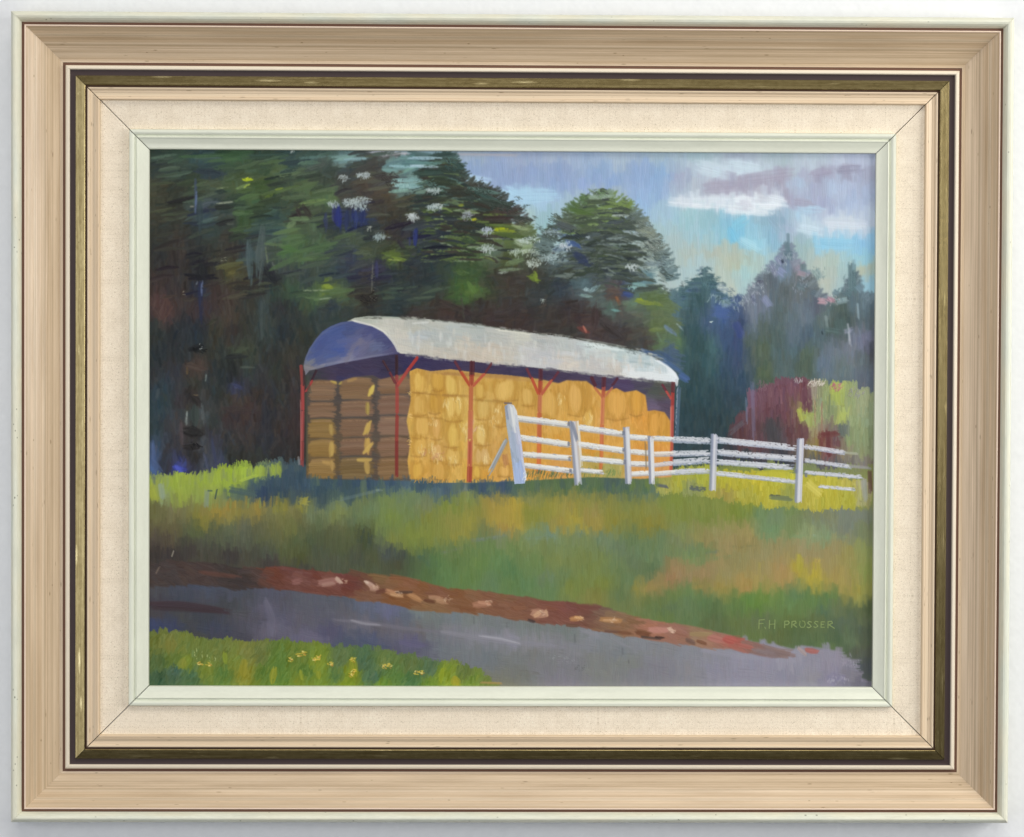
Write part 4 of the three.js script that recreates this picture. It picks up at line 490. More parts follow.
for (const [x0, y0, x1, y1, w, c, a] of [[499, 500, 500, 526, 11, '#a8923e', 0.7], [514, 498, 516, 530, 13, '#ae983c', 0.7], [466, 514, 464, 538, 14, '#928e3e', 0.6], [574, 500, 574, 530, 9, '#a0953e', 0.6], [563, 496, 560, 516, 8, '#968c44', 0.6], [470, 540, 505, 536, 4, '#73836e', 0.8], [440, 553, 470, 545, 3, '#6f8066', 0.6], [524, 538, 556, 537, 3.4, '#76907a', 0.75], [546, 532, 552, 535, 7, '#6c8a74', 0.6], [576, 530, 582, 535, 7, '#67856c', 0.65], [586, 526, 587, 536, 3, '#c0b03c', 0.85], [553, 524, 554, 532, 2, '#bcae40', 0.8], [587, 535, 589, 544, 2, '#8f9a4c', 0.8], [597, 517, 599, 526, 3, '#b3a04a', 0.6],
  [798, 553, 800, 576, 7, '#ada23e', 0.8], [794, 558, 797, 576, 5, '#a89040', 0.6], [815, 558, 817, 592, 10, '#b3a43e', 0.75], [781, 562, 782, 576, 3, '#b58a5a', 0.6], [816, 559, 822, 560, 6, '#c0a852', 0.6], [841, 566, 843, 586, 7, '#a3924a', 0.6], [852, 570, 851, 596, 8, '#a09048', 0.6], [858, 580, 859, 600, 4, '#b09e42', 0.7], [761, 562, 762, 576, 6, '#a3964c', 0.6], [748, 526, 749, 542, 5, '#a8905a', 0.6], [752, 526, 753, 536, 1.4, '#b0a44e', 0.6], [671, 566, 672, 580, 7, '#9c8050', 0.5], [640, 590, 668, 584, 6, '#96844a', 0.6], [690, 588, 720, 584, 4, '#a08a48', 0.6], [740, 590, 752, 588, 5, '#b08a50', 0.6], [730, 546, 760, 545, 1.6, '#7c7a50', 0.6], [738, 547, 742, 547, 1.6, '#4a5030', 0.6],
  [644, 560, 664, 563, 4, '#6f8a5c', 0.6], [700, 560, 730, 556, 4, '#728c5c', 0.6], [706, 553, 718, 551, 3, '#66786c', 0.6], [808, 534, 824, 536, 2, '#9ab0a0', 0.6], [790, 536, 850, 537, 4, '#7f9668', 0.5], [806, 514, 830, 526, 12, '#70806e', 0.5], [850, 508, 852, 532, 14, '#757e6e', 0.6], [362, 526, 366, 550, 16, '#42523e', 0.7], [356, 536, 374, 540, 12, '#414f3c', 0.6], [374, 548, 388, 556, 8, '#4a564e', 0.6], [418, 552, 436, 566, 10, '#4a6c52', 0.6], [408, 490, 390, 516, 12, '#738650', 0.4]]) line(x0, y0, x1, y1, w, c, { a, jit: 6 });
blend(0.7, 0.6, [130, 486, 900, 710]);
brushIn(grass.map(([x, y]) => [x, Math.min(y, 640)]), grassMix, [{ w: 6, len: 15, ang: VERT, spread: 0.15, step: 0.95, jit: 6, vary: 4, a: 0.45, keep: 0.5 }, { w: 2, len: 9, ang: VERT, spread: 0.15, step: 2.2, jit: 8, vary: 8, a: 0.4, keep: 0.4 }], 1.5);
// grass blades along the bright strip and the barn's shadow
for (let i = 0; i < 70; i++) { const x = rr(150, 282), y = 481 - (x - 150) * 0.11 + rr(-3, 1); line(x, y + 7, x + rr(-1.5, 1.5), y - rr(0, 4), rr(1.6, 5), ['#98aa40', '#94a83e', '#a3ba40', '#8a9a58'][Math.floor(rnd() * 4)], { a: 0.5, jit: 9, rag: 1, taper: 0.3 }); }
for (let i = 0; i < 12; i++) { const x = rr(226, 290), y = rr(500, 506); line(x, y + 4, x + rr(-1, 1), y - rr(3, 7), 2, rnd() < 0.5 ? '#7f8a48' : '#98863c', { a: 0.6 }); }
for (const [x0, y0, x1, y1, w, c, a] of [[150, 484, 156, 500, 8, '#a0a83a', 0.6], [161, 484, 163, 498, 6, '#8fa08c', 0.6], [207, 490, 206, 506, 5, '#86968a', 0.5], [215, 498, 217, 488, 1.4, '#3c5448', 0.8], [208, 490, 212, 490, 1.4, '#46604c', 0.8], [240, 480, 258, 474, 3, '#a9bf44', 0.7], [264, 500, 264, 486, 7, '#2c4468', 0.6], [230, 489, 256, 494, 6, '#47625f', 0.7], [340, 499, 380, 489, 3, '#6a8480', 0.35], [376, 489, 381, 489, 2.5, '#8fa490', 0.4], [300, 500, 308, 502, 7, '#95934a', 0.7], [303, 503, 306, 496, 4, '#9c963e', 0.7]]) line(x0, y0, x1, y1, w, c, { a });

// sunlit grass behind the fence
brushIn([[652, 474], [708, 470], [722, 474], [800, 478], [870, 484], [870, 502], [820, 504], [760, 500], [700, 490], [660, 488]], [[664, 480, '#a0a050'], [680, 478, '#a9a83a'], [700, 476, '#a8ac3c'], [690, 486, '#8a9258'], [726, 480, '#b5ae34'], [740, 482, '#b3ac38'], [756, 482, '#c0b434'], [770, 486, '#b5ae38'], [776, 476, '#b9b63c'], [790, 474, '#c0bd3c'], [750, 494, '#a8a440'], [726, 492, '#a09448'], [812, 478, '#b9b03c'], [830, 478, '#bcb440'], [850, 480, '#b8ae50'], [810, 492, '#b9ae44'], [830, 494, '#b3ab38'], [850, 496, '#aaa83c'], [864, 494, '#a3a06a'], [866, 484, '#a09a80'], [790, 492, '#969a48']], [{ w: 6, len: 12, ang: VERT, spread: 0.3, step: 0.55, jit: 8 }, { w: 3, len: 9, ang: VERT, spread: 0.2, step: 1, jit: 10, vary: 8, keep: 0.6 }]);
line(756, 473, 792, 471, 6, '#bdb83a'); line(808, 482, 822, 494, 8, '#cfc45a', { a: 0.8 }); line(690, 487, 706, 489, 5, '#5a6560', { a: 0.8, dry: 0.3 }); line(656, 484, 668, 486, 3, '#565f6c', { a: 0.8 }); line(770, 496, 791, 498, 5, '#6d7a58', { a: 0.85 }); line(769, 494, 780, 495, 1.6, '#565a48', { a: 0.7, dry: 0.4 });
line(864, 478, 866, 500, 5, '#9aa094', { a: 0.6 }); line(870, 470, 871, 492, 4, '#6d4a42', { a: 0.7 }); line(859, 478, 861, 500, 3, '#b3b46a', { a: 0.6 });

// road
const verge = [[140, 567.5], [200, 564.5], [240, 570.5], [290, 571.5], [340, 576.5], [370, 577.5], [420, 582.5], [445, 592.0], [500, 596.0], [540, 603.0], [600, 609.0], [640, 622.0], [700, 631.5], [740, 641.5], [768, 649.5], [790, 654.5], [775, 654.5], [740, 647.5], [690, 642.5], [660, 637.5], [620, 631.5], [580, 624.5], [530, 617.5], [480, 610.5], [440, 608.5], [400, 603.5], [365, 597.5], [345, 592.5], [310, 589.5], [270, 584.5], [230, 584.5], [200, 580.5], [140, 582.5]];
brushIn([[140, 580], [200, 579], [270, 584], [345, 592], [440, 606], [530, 616], [620, 630], [690, 640], [740, 645], [775, 650], [800, 656], [830, 654], [846, 664], [864, 690], [890, 700], [138, 700]], [
  [156, 590, '#4c4c52'], [180, 586, '#474c5c'], [206, 588, '#485064'], [230, 592, '#4c5060'], [250, 598, '#4b4e58'], [270, 592, '#555668'], [284, 600, '#55535f'], [156, 602, '#46424c'], [180, 600, '#444a58'], [206, 600, '#4a4c58'], [226, 606, '#44484e'], [240, 612, '#505054'], [266, 606, '#5f5c70'], [254, 622, '#545262'], [272, 630, '#6a667a'], [262, 638, '#5c5868'], [288, 620, '#5c5a70'], [156, 614, '#4a4448'], [180, 616, '#484a4c'], [206, 616, '#424550'], [156, 626, '#3a4670'], [170, 628, '#3c4468'], [190, 630, '#44484e'], [212, 630, '#40465c'], [226, 634, '#454858'], [200, 638, '#484a46'], [240, 640, '#4a4a56'],
  [300, 600, '#595c68'], [320, 610, '#5b5c6a'], [300, 620, '#5f5c68'], [310, 640, '#68647c'], [330, 632, '#565470'], [340, 600, '#585c68'], [350, 616, '#605e68'], [350, 640, '#50586e'], [366, 606, '#60687e'], [386, 608, '#666c88'], [376, 616, '#5c6070'], [390, 612, '#64688a'], [404, 616, '#5c6474'], [418, 612, '#74807f'], [434, 618, '#717975'], [360, 624, '#6c6a76'], [380, 628, '#646068'], [400, 632, '#68646e'], [420, 632, '#6c6868'], [370, 640, '#545c78'], [390, 646, '#5a5a70'], [410, 642, '#625f80'], [424, 648, '#5c5a70'], [432, 640, '#6e747c'], [440, 650, '#70777c'], [360, 648, '#4a566e'],
  [450, 616, '#727c80'], [470, 620, '#78807c'], [490, 626, '#737a7c'], [450, 632, '#7c7c84'], [480, 636, '#85858f'], [510, 640, '#8b8a96'], [500, 622, '#757b7a'], [530, 628, '#757d78'], [536, 640, '#86868c'], [560, 630, '#737b76'], [556, 644, '#84838a'], [570, 636, '#777e7c'], [590, 634, '#888a92'], [604, 640, '#7f8488'], [580, 648, '#82848a'], [470, 650, '#74797c'], [490, 658, '#70787c'], [510, 656, '#767a78'], [530, 654, '#787a78'], [550, 658, '#7a7c7c'], [570, 664, '#7c7c82'], [540, 672, '#7c7c80'], [560, 682, '#7f7c86'], [590, 660, '#7d807c'], [600, 670, '#7f827e'], [620, 652, '#7a7f82'], [640, 644, '#84878c'], [626, 664, '#7d817c'], [640, 672, '#7f7f86'], [660, 650, '#828488'], [660, 668, '#807f88'], [690, 656, '#868890'], [690, 672, '#86868c'], [720, 654, '#8a8a92'], [716, 668, '#8a8898'], [740, 660, '#918f9e'], [740, 676, '#8e8c9c'], [764, 664, '#8f8d9e'], [790, 660, '#9694a2'], [790, 676, '#8a8898'], [812, 662, '#8e8c9a'], [812, 678, '#8c8a94'], [834, 664, '#8f8a9a'], [836, 678, '#84809a'], [850, 674, '#7f7c88'], [860, 684, '#6c6a78'], [520, 676, '#757870'], [500, 684, '#7a7a68'],
], [
  { w: 13, len: 34, ang: 0.16, spread: 0.2, step: 0.5 },
  { w: 7, len: 18, ang: (x) => (rnd() < 0.5 ? VERT : 0.15), spread: 0.25, step: 0.65, jit: 4, vary: 3, a: 0.8 },
  { w: 3.5, len: 12, ang: VERT, spread: 0.15, step: 1.1, jit: 6, vary: 4, a: 0.4, keep: 0.5 },
], 1.8);
for (const [pts, w, c, a] of [[[[148, 604], [180, 605], [210, 609], [230, 612]], 9, '#55303c', 0.75], [[[150, 608], [195, 610], [222, 612]], 5, '#4c2f38', 0.6], [[[330, 620], [360, 622], [400, 628], [440, 632]], 4, '#777480', 0.6], [[[350, 620], [364, 624], [380, 625]], 2.6, '#9a97a0', 0.6], [[[440, 632], [480, 638], [520, 643], [560, 647]], 6, '#87868f', 0.6], [[[478, 636], [500, 639], [520, 644]], 3, '#a3a2ac', 0.65], [[[580, 631], [610, 640], [630, 648]], 5, '#8a8c92', 0.5], [[[600, 636], [620, 646]], 7, '#808588', 0.4], [[[265, 600], [272, 620], [270, 640]], 9, '#6c687c', 0.5], [[[360, 640], [372, 646], [390, 648]], 5, '#4c5670', 0.6], [[[400, 642], [425, 646]], 8, '#625f80', 0.6], [[[700, 650], [730, 654], [770, 660]], 6, '#9492a0', 0.5]]) stroke(pts, w, c, { a, jit: 5, taper: 0.5 });
for (const [x, y, l] of [[506, 622, 8], [574, 634, 10], [622, 648, 7], [473, 616, 8], [628, 660, 4]]) line(x, y, x + 0.4, y + l, 0.8, '#565c5c', { a: 0.7 });
flecks(562, 659, 12, 5, 22, '#a0a3a6', { len: 1.4, w: 0.7 }); flecks(580, 668, 6, 4, 14, '#4f5452', { len: 1.2, w: 0.6 }); flecks(838, 680, 12, 4, 26, '#a8a6b3', { ang: VERT, len: 2 }); flecks(850, 660, 9, 7, 22, '#93929f', { ang: VERT, len: 3 });

blend(0.6, 0.6, [130, 588, 900, 710]);
// clay verge with stones
brushIn(verge, [[155, 570, '#503a34'], [170, 574, '#543c34'], [190, 570, '#5a3a2e'], [210, 574, '#5c3c34'], [226, 572, '#4a372e'], [240, 578, '#4c362f'], [258, 572, '#653d2f'], [276, 574, '#723e2c'], [290, 570, '#6f4038'], [300, 576, '#784a40'], [316, 572, '#743c30'], [330, 578, '#7c4a3c'], [344, 574, '#7a403a'], [352, 584, '#733c32'], [362, 580, '#6f4636'], [376, 576, '#80603a'], [392, 578, '#8a5f3c'], [410, 580, '#8a583a'], [424, 586, '#85542f'], [440, 592, '#85543a'], [458, 592, '#83532f'], [474, 594, '#8a5f3f'], [490, 600, '#85563c'], [504, 592, '#84603c'], [510, 606, '#86583f'], [530, 600, '#80543f'], [550, 604, '#824f3f'], [566, 604, '#7f4a42'], [584, 608, '#7a4a3c'], [602, 608, '#765a4a'], [616, 614, '#8a6a4c'], [630, 622, '#8a6444'], [650, 628, '#a87058'], [680, 630, '#9a6a58'], [700, 634, '#98785a'], [716, 638, '#a07460'], [730, 638, '#b05c50'], [750, 646, '#93685c'], [768, 648, '#86706c'], [430, 606, '#8a6440'], [400, 602, '#84542f'], [370, 596, '#80563c']], [{ w: 8, len: 22, ang: 0.2, spread: 0.2, step: 0.45, jit: 5 }, { w: 4, len: 12, ang: 0.3, spread: 0.5, step: 0.7, jit: 7, vary: 6, a: 0.7 }], 1.6);
for (const [x0, y0, x1, y1, w, c, a] of [[318, 583, 338, 580, 8, '#9c6c60', 0.8], [336, 578, 341, 583, 4, '#c8a690', 0.9], [322, 585, 334, 583, 5, '#ac8070', 0.6], [293, 582, 301, 580, 7, '#8f5c54', 0.7], [366, 582, 376, 589, 5, '#c09a86', 0.9], [370, 588, 378, 588, 6, '#b58a72', 0.8], [364, 581, 368, 583, 2, '#dcc3ac', 0.8], [384, 590, 398, 595, 6, '#b88058', 0.8], [390, 594, 402, 596, 4, '#c89868', 0.7], [376, 592, 386, 590, 5, '#6f4030', 0.7], [408, 594, 420, 600, 6, '#bd8858', 0.8], [396, 592, 412, 592, 3, '#5f3826', 0.6], [428, 597, 442, 598, 5, '#b08260', 0.8], [436, 600, 446, 602, 5, '#b88a64', 0.7], [424, 600, 434, 602, 4, '#6a3f2a', 0.6], [473, 605, 491, 603, 7, '#b07a5c', 0.85], [478, 602, 490, 604, 3, '#c89070', 0.7], [460, 608, 474, 609, 5, '#7f4f2f', 0.6], [532, 613, 546, 614, 10, '#b8866a', 0.85], [534, 616, 540, 612, 5, '#d0a078', 0.8], [545, 610, 547, 616, 3, '#cfa27c', 0.7], [528, 620, 534, 622, 3, '#5f3a30', 0.9], [570, 619, 582, 618, 6, '#b8804e', 0.85], [574, 617, 582, 618, 2.5, '#d8a468', 0.8], [566, 625, 578, 626, 4, '#6f4a38', 0.85], [580, 606, 600, 608, 7, '#7d4a40', 0.5], [600, 619, 622, 621, 6, '#b5824f', 0.8], [603, 620, 618, 620, 2.4, '#d0a070', 0.7], [604, 631, 620, 632, 3, '#6f4e40', 0.7], [618, 632, 632, 634, 4, '#7d5238', 0.7], [648, 630, 668, 630, 7, '#c08474', 0.8], [668, 628, 673, 632, 4, '#d6b098', 0.85], [636, 632, 650, 635, 7, '#74482f', 0.7], [640, 637, 660, 639, 2.6, '#5c3c30', 0.8], [655, 637, 664, 638, 2, '#4f3028', 0.8], [686, 640, 694, 643, 5, '#6d5248', 0.8], [697, 641, 706, 644, 4, '#7c5038', 0.8], [708, 637, 724, 641, 8, '#b87468', 0.7], [724, 638, 735, 642, 8, '#b85c52', 0.8], [740, 645, 752, 648, 5, '#b3655a', 0.7], [752, 650, 776, 654, 4, '#8a7878', 0.6], [806, 650, 818, 652, 6, '#b0645a', 0.85], [798, 648, 806, 655, 4, '#b39c94', 0.6], [690, 634, 712, 634, 5, '#9a855a', 0.6], [200, 572, 240, 577, 5, '#6a4438', 0.5], [156, 574, 160, 566, 1.6, '#7c6a5c', 0.7], [172, 556, 174, 550, 1.2, '#9a9480', 0.6]]) line(x0, y0, x1, y1, w, c, { a, jit: 9, taper: 0.3 });
for (const [x, y] of [[342, 581], [375, 586], [397, 593], [488, 603], [540, 613], [579, 618], [612, 620], [671, 630], [447, 599]]) flecks(x, y, 4, 3, 12, '#e0c0a0', { len: 1.6, w: 0.8, a: 0.7 });

blend(0.6, 0.5, [130, 560, 900, 660]);
// near grass with dandelions
brushIn([[138, 636], [185, 636], [196, 642], [240, 644], [290, 646], [330, 650], [380, 655], [430, 664], [470, 672], [486, 682], [496, 692], [496, 700], [138, 700]], [[154, 644, '#66702f'], [170, 644, '#757c3a'], [186, 642, '#6f7c34'], [156, 662, '#566a38'], [172, 660, '#62762f'], [158, 680, '#3f5a3a'], [176, 672, '#44664a'], [186, 664, '#788a2c'], [200, 656, '#6c7c38'], [206, 670, '#74842c'], [192, 676, '#4a6a44'], [220, 654, '#6c7a38'], [222, 676, '#5f7c34'], [238, 660, '#748430'], [244, 656, '#7c803c'], [246, 672, '#8c8a2c'], [260, 656, '#6a7438'], [262, 674, '#5f7a2c'], [276, 662, '#5d7c30'], [282, 678, '#5f8030'], [300, 656, '#6a7e30'], [306, 672, '#5a7a30'], [318, 664, '#7f9028'], [300, 682, '#76882c'], [322, 678, '#728a2c'], [340, 660, '#5f7444'], [336, 676, '#5a7a40'], [350, 672, '#7f8f22'], [346, 684, '#7c9024'], [362, 664, '#4f6c4a'], [374, 678, '#4a6a4c'], [384, 664, '#667c40'], [396, 676, '#5a7c38'], [380, 684, '#6c8c30'], [410, 664, '#607440'], [412, 680, '#4f7440'], [430, 670, '#56704c'], [430, 684, '#6c8a2f'], [442, 676, '#7f942a'], [452, 682, '#86982a'], [464, 674, '#66783c'], [470, 684, '#748c34'], [490, 684, '#72803c'], [505, 688, '#7a8050']], [{ w: 8, len: 13, ang: VERT, spread: 0.6, step: 0.5, jit: 6 }, { w: 4, len: 9, ang: -1.2, spread: 0.5, step: 0.7, jit: 9, vary: 7 }, { w: 2, len: 6, ang: -1.2, spread: 0.6, step: 1.6, jit: 12, vary: 12, a: 0.7, keep: 0.5 }]);
for (const [x, y, w, h, c] of [[244, 668, 8, 16, '#948f2a'], [274, 676, 8, 14, '#9c9c2c'], [225, 658, 6, 10, '#86962c'], [184, 664, 10, 8, '#8a9034'], [352, 668, 9, 18, '#8c9424'], [318, 676, 6, 8, '#90982a'], [442, 676, 5, 14, '#8c9c24'], [300, 676, 4, 10, '#8f9a2c'], [171, 646, 14, 8, '#7c7c34'], [208, 668, 6, 12, '#78862f'], [454, 682, 10, 6, '#a39a2a']]) line(x, y - h / 2, x + rr(-3, 3), y + h / 2, w, c, { a: 0.65, jit: 10, taper: 0.4 });
for (const [x, y] of [[298, 656], [303, 653], [313, 660], [317, 658], [330, 664], [352, 672], [352, 660], [383, 667], [389, 666], [415, 673], [421, 673], [199, 664], [208, 665], [289, 660], [350, 676]]) { flecks(x, y, 3, 2.4, 9, '#d8b83a', { len: 1.8, w: 1.1 }); flecks(x, y, 2.2, 1.8, 4, '#f0e28a', { len: 1.4, w: 0.8 }); flecks(x + 1, y + 1, 2, 2, 2, '#b8802c', { len: 1.4, w: 1 }); }
flecks(205, 655, 14, 9, 16, '#c3cc8a', { ang: VERT, len: 2, w: 0.7, a: 0.7 }); line(480, 683, 505, 684, 2, '#b08f52', { a: 0.6 });

// the barn: hay, shade, gable, roof
const purple = [[306, 372], [312, 367], [345, 361], [399, 351], [440, 356], [500, 362], [560, 368], [600, 373], [640, 377], [674, 380], [674, 420], [610, 420], [306, 420]];
clipTo(purple, () => brushIn(purple, [[330, 374, '#463a58'], [345, 370, '#42385a'], [370, 364, '#443a5c'], [390, 360, '#3a3454'], [342, 380, '#38386a'], [410, 358, '#3a3462'], [440, 362, '#3f3660'], [480, 366, '#453a5c'], [520, 370, '#40385c'], [560, 374, '#4a3c5a'], [600, 380, '#4c3f5f'], [624, 384, '#54446c'], [640, 390, '#4a4660'], [648, 396, '#5c5664'], [656, 390, '#4c544c'], [662, 392, '#56504a'], [650, 404, '#6a5a78'], [664, 404, '#5a4c64'], [310, 374, '#3f4440'], [316, 372, '#3f3c4a']], [{ w: 8, len: 20, ang: 0.08, spread: 0.2, step: 0.5, jit: 4 }, { w: 4, len: 12, ang: 0.1, spread: 0.3, step: 0.8, jit: 5, a: 0.7 }]));
// shaded end of the stack, bale by bale
const shade = [[306, 380], [318, 378], [340, 380], [352, 376], [372, 374], [380, 378], [398, 374], [410, 370], [410, 480], [306, 478]];
clipTo(shade, () => {
  brushIn(shade, [[320, 400, '#5f4a38'], [320, 460, '#6c5636'], [360, 400, '#5c483a'], [360, 460, '#5f4c38'], [395, 400, '#664f3e'], [395, 460, '#6a523a']], [{ w: 8, len: 14, ang: 0.1, spread: 0.4, step: 0.5, jit: 4 }]);
  const rows = [[[307, 336.5], [[380, 399.6], [402, 416.5], [419, 437], [439.5, 456], [458.5, 478]], ['#886647', '#846244', '#957338', '#98763a', '#9c7a40']], [[338.5, 374], [[377, 398], [400, 415.5], [418.5, 435.5], [438, 454.5], [457.5, 478]], ['#8a6844', '#87654a', '#846246', '#846248', '#82683c']], [[376.5, 411], [[375, 392.6], [394.5, 413], [416, 434], [437, 455], [458, 478]], ['#8c6848', '#88654e', '#8e6c54', '#8c694e', '#88663e']]];
  for (const [[x0, x1], ys, cs] of rows) ys.forEach(([ya, yb], r) => {
    const n = 5, h = (yb - ya) / n;
    for (let i = 0; i < n; i++) { const y = ya + h * (i + 0.5), inset = i === 0 || i === n - 1 ? 3 : 1, v = rr(-7, 7); stroke([[x0 + inset, y + rr(-0.6, 0.6)], [(x0 + x1) / 2, y - 0.8], [x1 - inset, y + rr(-0.6, 0.6)]], h * 1.25, pigment(cs[r]).map((q) => q + v), { a: 0.85, jit: 8, rag: 0.4, taper: 0.15 }); }
    line(x0 + 3, ya + 1.4, x1 - 4, ya + 0.8, 1.3, '#a3805c', { a: 0.4, dry: 0.35 });
  });
  for (const [x0, y0, x1, y1, w, c] of [[372, 386, 368, 395, 5, '#cdb04a'], [373, 384, 371, 392, 3, '#d6bd5a'], [367, 402, 367, 413, 4.5, '#a89048'], [368, 423, 366, 432, 6, '#c9a850'], [370, 420, 363, 434, 3, '#c8a44c'], [367, 438, 367, 452, 7, '#c8a04a'], [363, 452, 372, 442, 4, '#cda850'], [357, 459, 370, 459, 4, '#c3a050'], [366, 460, 367, 472, 6, '#b8954a'], [330, 424, 331, 434, 5, '#b0904a'], [331, 442, 331, 455, 5.5, '#bf9c4c'], [322, 461, 333, 463, 4, '#b8924c'], [331, 460, 332, 470, 4, '#b08c4a'], [330, 379, 336, 382, 3, '#c8a84a'], [347, 380, 356, 377, 3, '#a8824a'], [339, 383, 341, 381, 2, '#b8a04a']]) line(x0, y0, x1, y1, w, c, { a: 0.9, jit: 8, taper: 0.4 });
});
// sunlit side of the stack
const hay = [[409, 370], [416, 367], [430, 370], [450, 368], [480, 372], [510, 374], [540, 378], [558, 382], [566, 379], [586, 380], [594, 386], [604, 390], [616, 387], [624, 391], [636, 389], [645, 394], [647, 410], [654, 409], [664, 411], [670, 420], [671, 476], [640, 478], [590, 476], [520, 480], [470, 482], [430, 482], [409, 478], [407, 460], [410, 440], [406, 420], [410, 400]];
clipTo(hay, () => {
  brushIn(hay, [[414, 380, '#dfae4c'], [430, 376, '#d0a048'], [424, 388, '#dcb050'], [440, 386, '#c8922f'], [452, 384, '#d8ae52'], [470, 380, '#c99a44'], [488, 384, '#d0a042'], [508, 388, '#dcb054'], [524, 382, '#cc9c40'], [414, 402, '#dcaa4a'], [426, 400, '#dcae52'], [440, 402, '#cc9838'], [454, 404, '#e0b656'], [484, 402, '#d8ae56'], [500, 404, '#d6a850'], [520, 400, '#d2a246'], [540, 398, '#c99c48'], [416, 424, '#dcae4c'], [432, 424, '#dca850'], [450, 424, '#dcb24c'], [480, 428, '#dcb45a'], [496, 424, '#d6a44c'], [412, 446, '#e0ae48'], [424, 448, '#dcac50'], [440, 452, '#dcac58'], [456, 450, '#dcae48'], [480, 452, '#d8ac5c'], [496, 450, '#cc9a48'], [414, 470, '#dca43c'], [432, 470, '#d8a040'], [450, 470, '#d8a848'], [474, 472, '#dcaa40'], [486, 472, '#d89c38'], [500, 470, '#e0a850'],
    [530, 410, '#d8a248'], [554, 400, '#d6a448'], [560, 390, '#d29c42'], [580, 390, '#d8a248'], [576, 410, '#dca648'], [590, 400, '#d8a044'], [612, 396, '#dc9e42'], [630, 396, '#dca244'], [642, 402, '#dc9c3c'], [620, 412, '#dca048'], [640, 416, '#dc983a'], [658, 418, '#d8963a'], [664, 432, '#dc9c34'], [650, 432, '#dc9a3c'], [630, 432, '#dca040'], [604, 420, '#dca24a'], [580, 430, '#dca040'], [556, 424, '#dca648'], [530, 430, '#d89c3c'], [540, 450, '#dca23c'], [560, 446, '#dc9c38'], [590, 446, '#dc9a34'], [610, 450, '#dca040'], [640, 450, '#dc963a'], [660, 452, '#e0963c'], [536, 468, '#dc9c3c'], [560, 466, '#d89a48'], [590, 466, '#b8a050'], [610, 466, '#a8a258'], [640, 466, '#dc9c50'], [660, 468, '#d89850']],
    [{ w: 8, len: 14, ang: VERT, spread: 0.5, step: 0.5, jit: 6 }, { w: 4.5, len: 10, ang: VERT, spread: 0.35, step: 0.7, jit: 9, vary: 7, a: 0.75 }, { w: 2, len: 6, ang: VERT, spread: 0.4, step: 1.8, jit: 14, vary: 12, a: 0.6, keep: 0.45 }]);
  // single bales: a lighter face, a darker joint under and beside it
  for (const [x, y, w, h, c] of [[418, 381, 19, 22, '#e2b450'], [437, 380, 14, 20, '#d2a03c'], [450, 384, 16, 22, '#e2ba58'], [480, 391, 12, 18, '#d8ac4c'], [505, 389, 28, 22, '#e0b458'], [528, 396, 16, 18, '#dcae54'], [418, 404, 18, 22, '#dcac50'], [434, 402, 13, 22, '#cc9836'], [453, 408, 20, 26, '#e4bc5c'], [482, 408, 16, 22, '#dcb45c'], [500, 414, 14, 24, '#d8a850'], [420, 426, 18, 24, '#e0b052'], [436, 428, 14, 22, '#dca854'], [451, 434, 18, 26, '#e0b650'], [482, 434, 18, 22, '#e2bc64'], [418, 446, 18, 20, '#e0ae4c'], [436, 452, 16, 18, '#dfae60'], [453, 456, 18, 16, '#e0b456'], [482, 456, 18, 18, '#dcb26a'], [416, 470, 14, 18, '#deaa40'], [440, 470, 20, 18, '#daa648'], [476, 472, 10, 12, '#e2b244'], [504, 470, 16, 12, '#e4ae54'], [546, 404, 24, 30, '#dcaa50'], [578, 398, 26, 34, '#dca850'], [588, 418, 12, 20, '#e0b050'], [616, 404, 26, 30, '#e0a64a'], [636, 400, 14, 30, '#dea03c'], [658, 424, 22, 26, '#e0a040']]) {
    line(x, y - h * 0.46, x, y + h * 0.46, w * 1.04, '#bb872f', { a: 0.5, jit: 9, taper: 0.15 });
    for (let i = 0; i < 6; i++) { const px = x + rr(-0.24, 0.24) * w, py = y + rr(-0.12, 0.12) * h; line(px, py - h * 0.32, px + rr(-1, 1), py + h * 0.32, w * 0.36, c, { a: 0.62, jit: 12, taper: 0.45 }); }
    stroke([[x - w * 0.45, y + h * 0.44], [x, y + h * 0.52], [x + w * 0.45, y + h * 0.44]], 1.8, '#9c6c28', { a: 0.32, jit: 8, taper: 0.6 });
    line(x + w * 0.5, y - h * 0.36, x + w * 0.5, y + h * 0.36, 1.5, '#bd8832', { a: 0.15, jit: 8, taper: 0.6 });
  }
  line(411, 391, 440, 394, 2, '#a8782f', { a: 0.5 }); line(440, 394, 470, 395, 2, '#a87a34', { a: 0.5 }); line(409, 415, 445, 418, 1.8, '#b07f30', { a: 0.45 }); line(470, 398, 510, 402, 2, '#a87c34', { a: 0.4 }); line(425, 369, 556, 380, 6, '#b98a4a', { a: 0.4 }); line(440, 372, 520, 376, 3, '#a0703c', { a: 0.35 });
  for (const [x, y] of [[457, 399], [446, 401], [432, 420], [464, 424], [466, 432], [432, 446], [436, 455], [422, 448], [452, 458], [486, 456], [480, 428], [560, 396], [588, 416], [498, 408], [494, 418]]) flecks(x, y, 5, 5, 12, '#f2d890', { ang: VERT, spread: 0.4, len: 4, w: 0.9, a: 0.75 });
  flecks(436, 455, 8, 5, 20, '#c88a70', { ang: -0.6, len: 3, w: 0.9, a: 0.6 }); flecks(424, 450, 5, 4, 10, '#a8584a', { ang: VERT, len: 2.4, w: 0.8, a: 0.6 }); flecks(472, 424, 4, 6, 16, '#d8a890', { ang: VERT, len: 3, w: 1, a: 0.7 });
});
blend(0.7, 0.6, [304, 374, 674, 482]);
// hay lights on the corner
flecks(409, 414, 2, 3, 12, '#e8bc64', { len: 2 }); flecks(408, 442, 2, 6, 14, '#e8bc64', { len: 2 }); flecks(408, 392, 2, 2, 8, '#d8b060', { len: 2 });

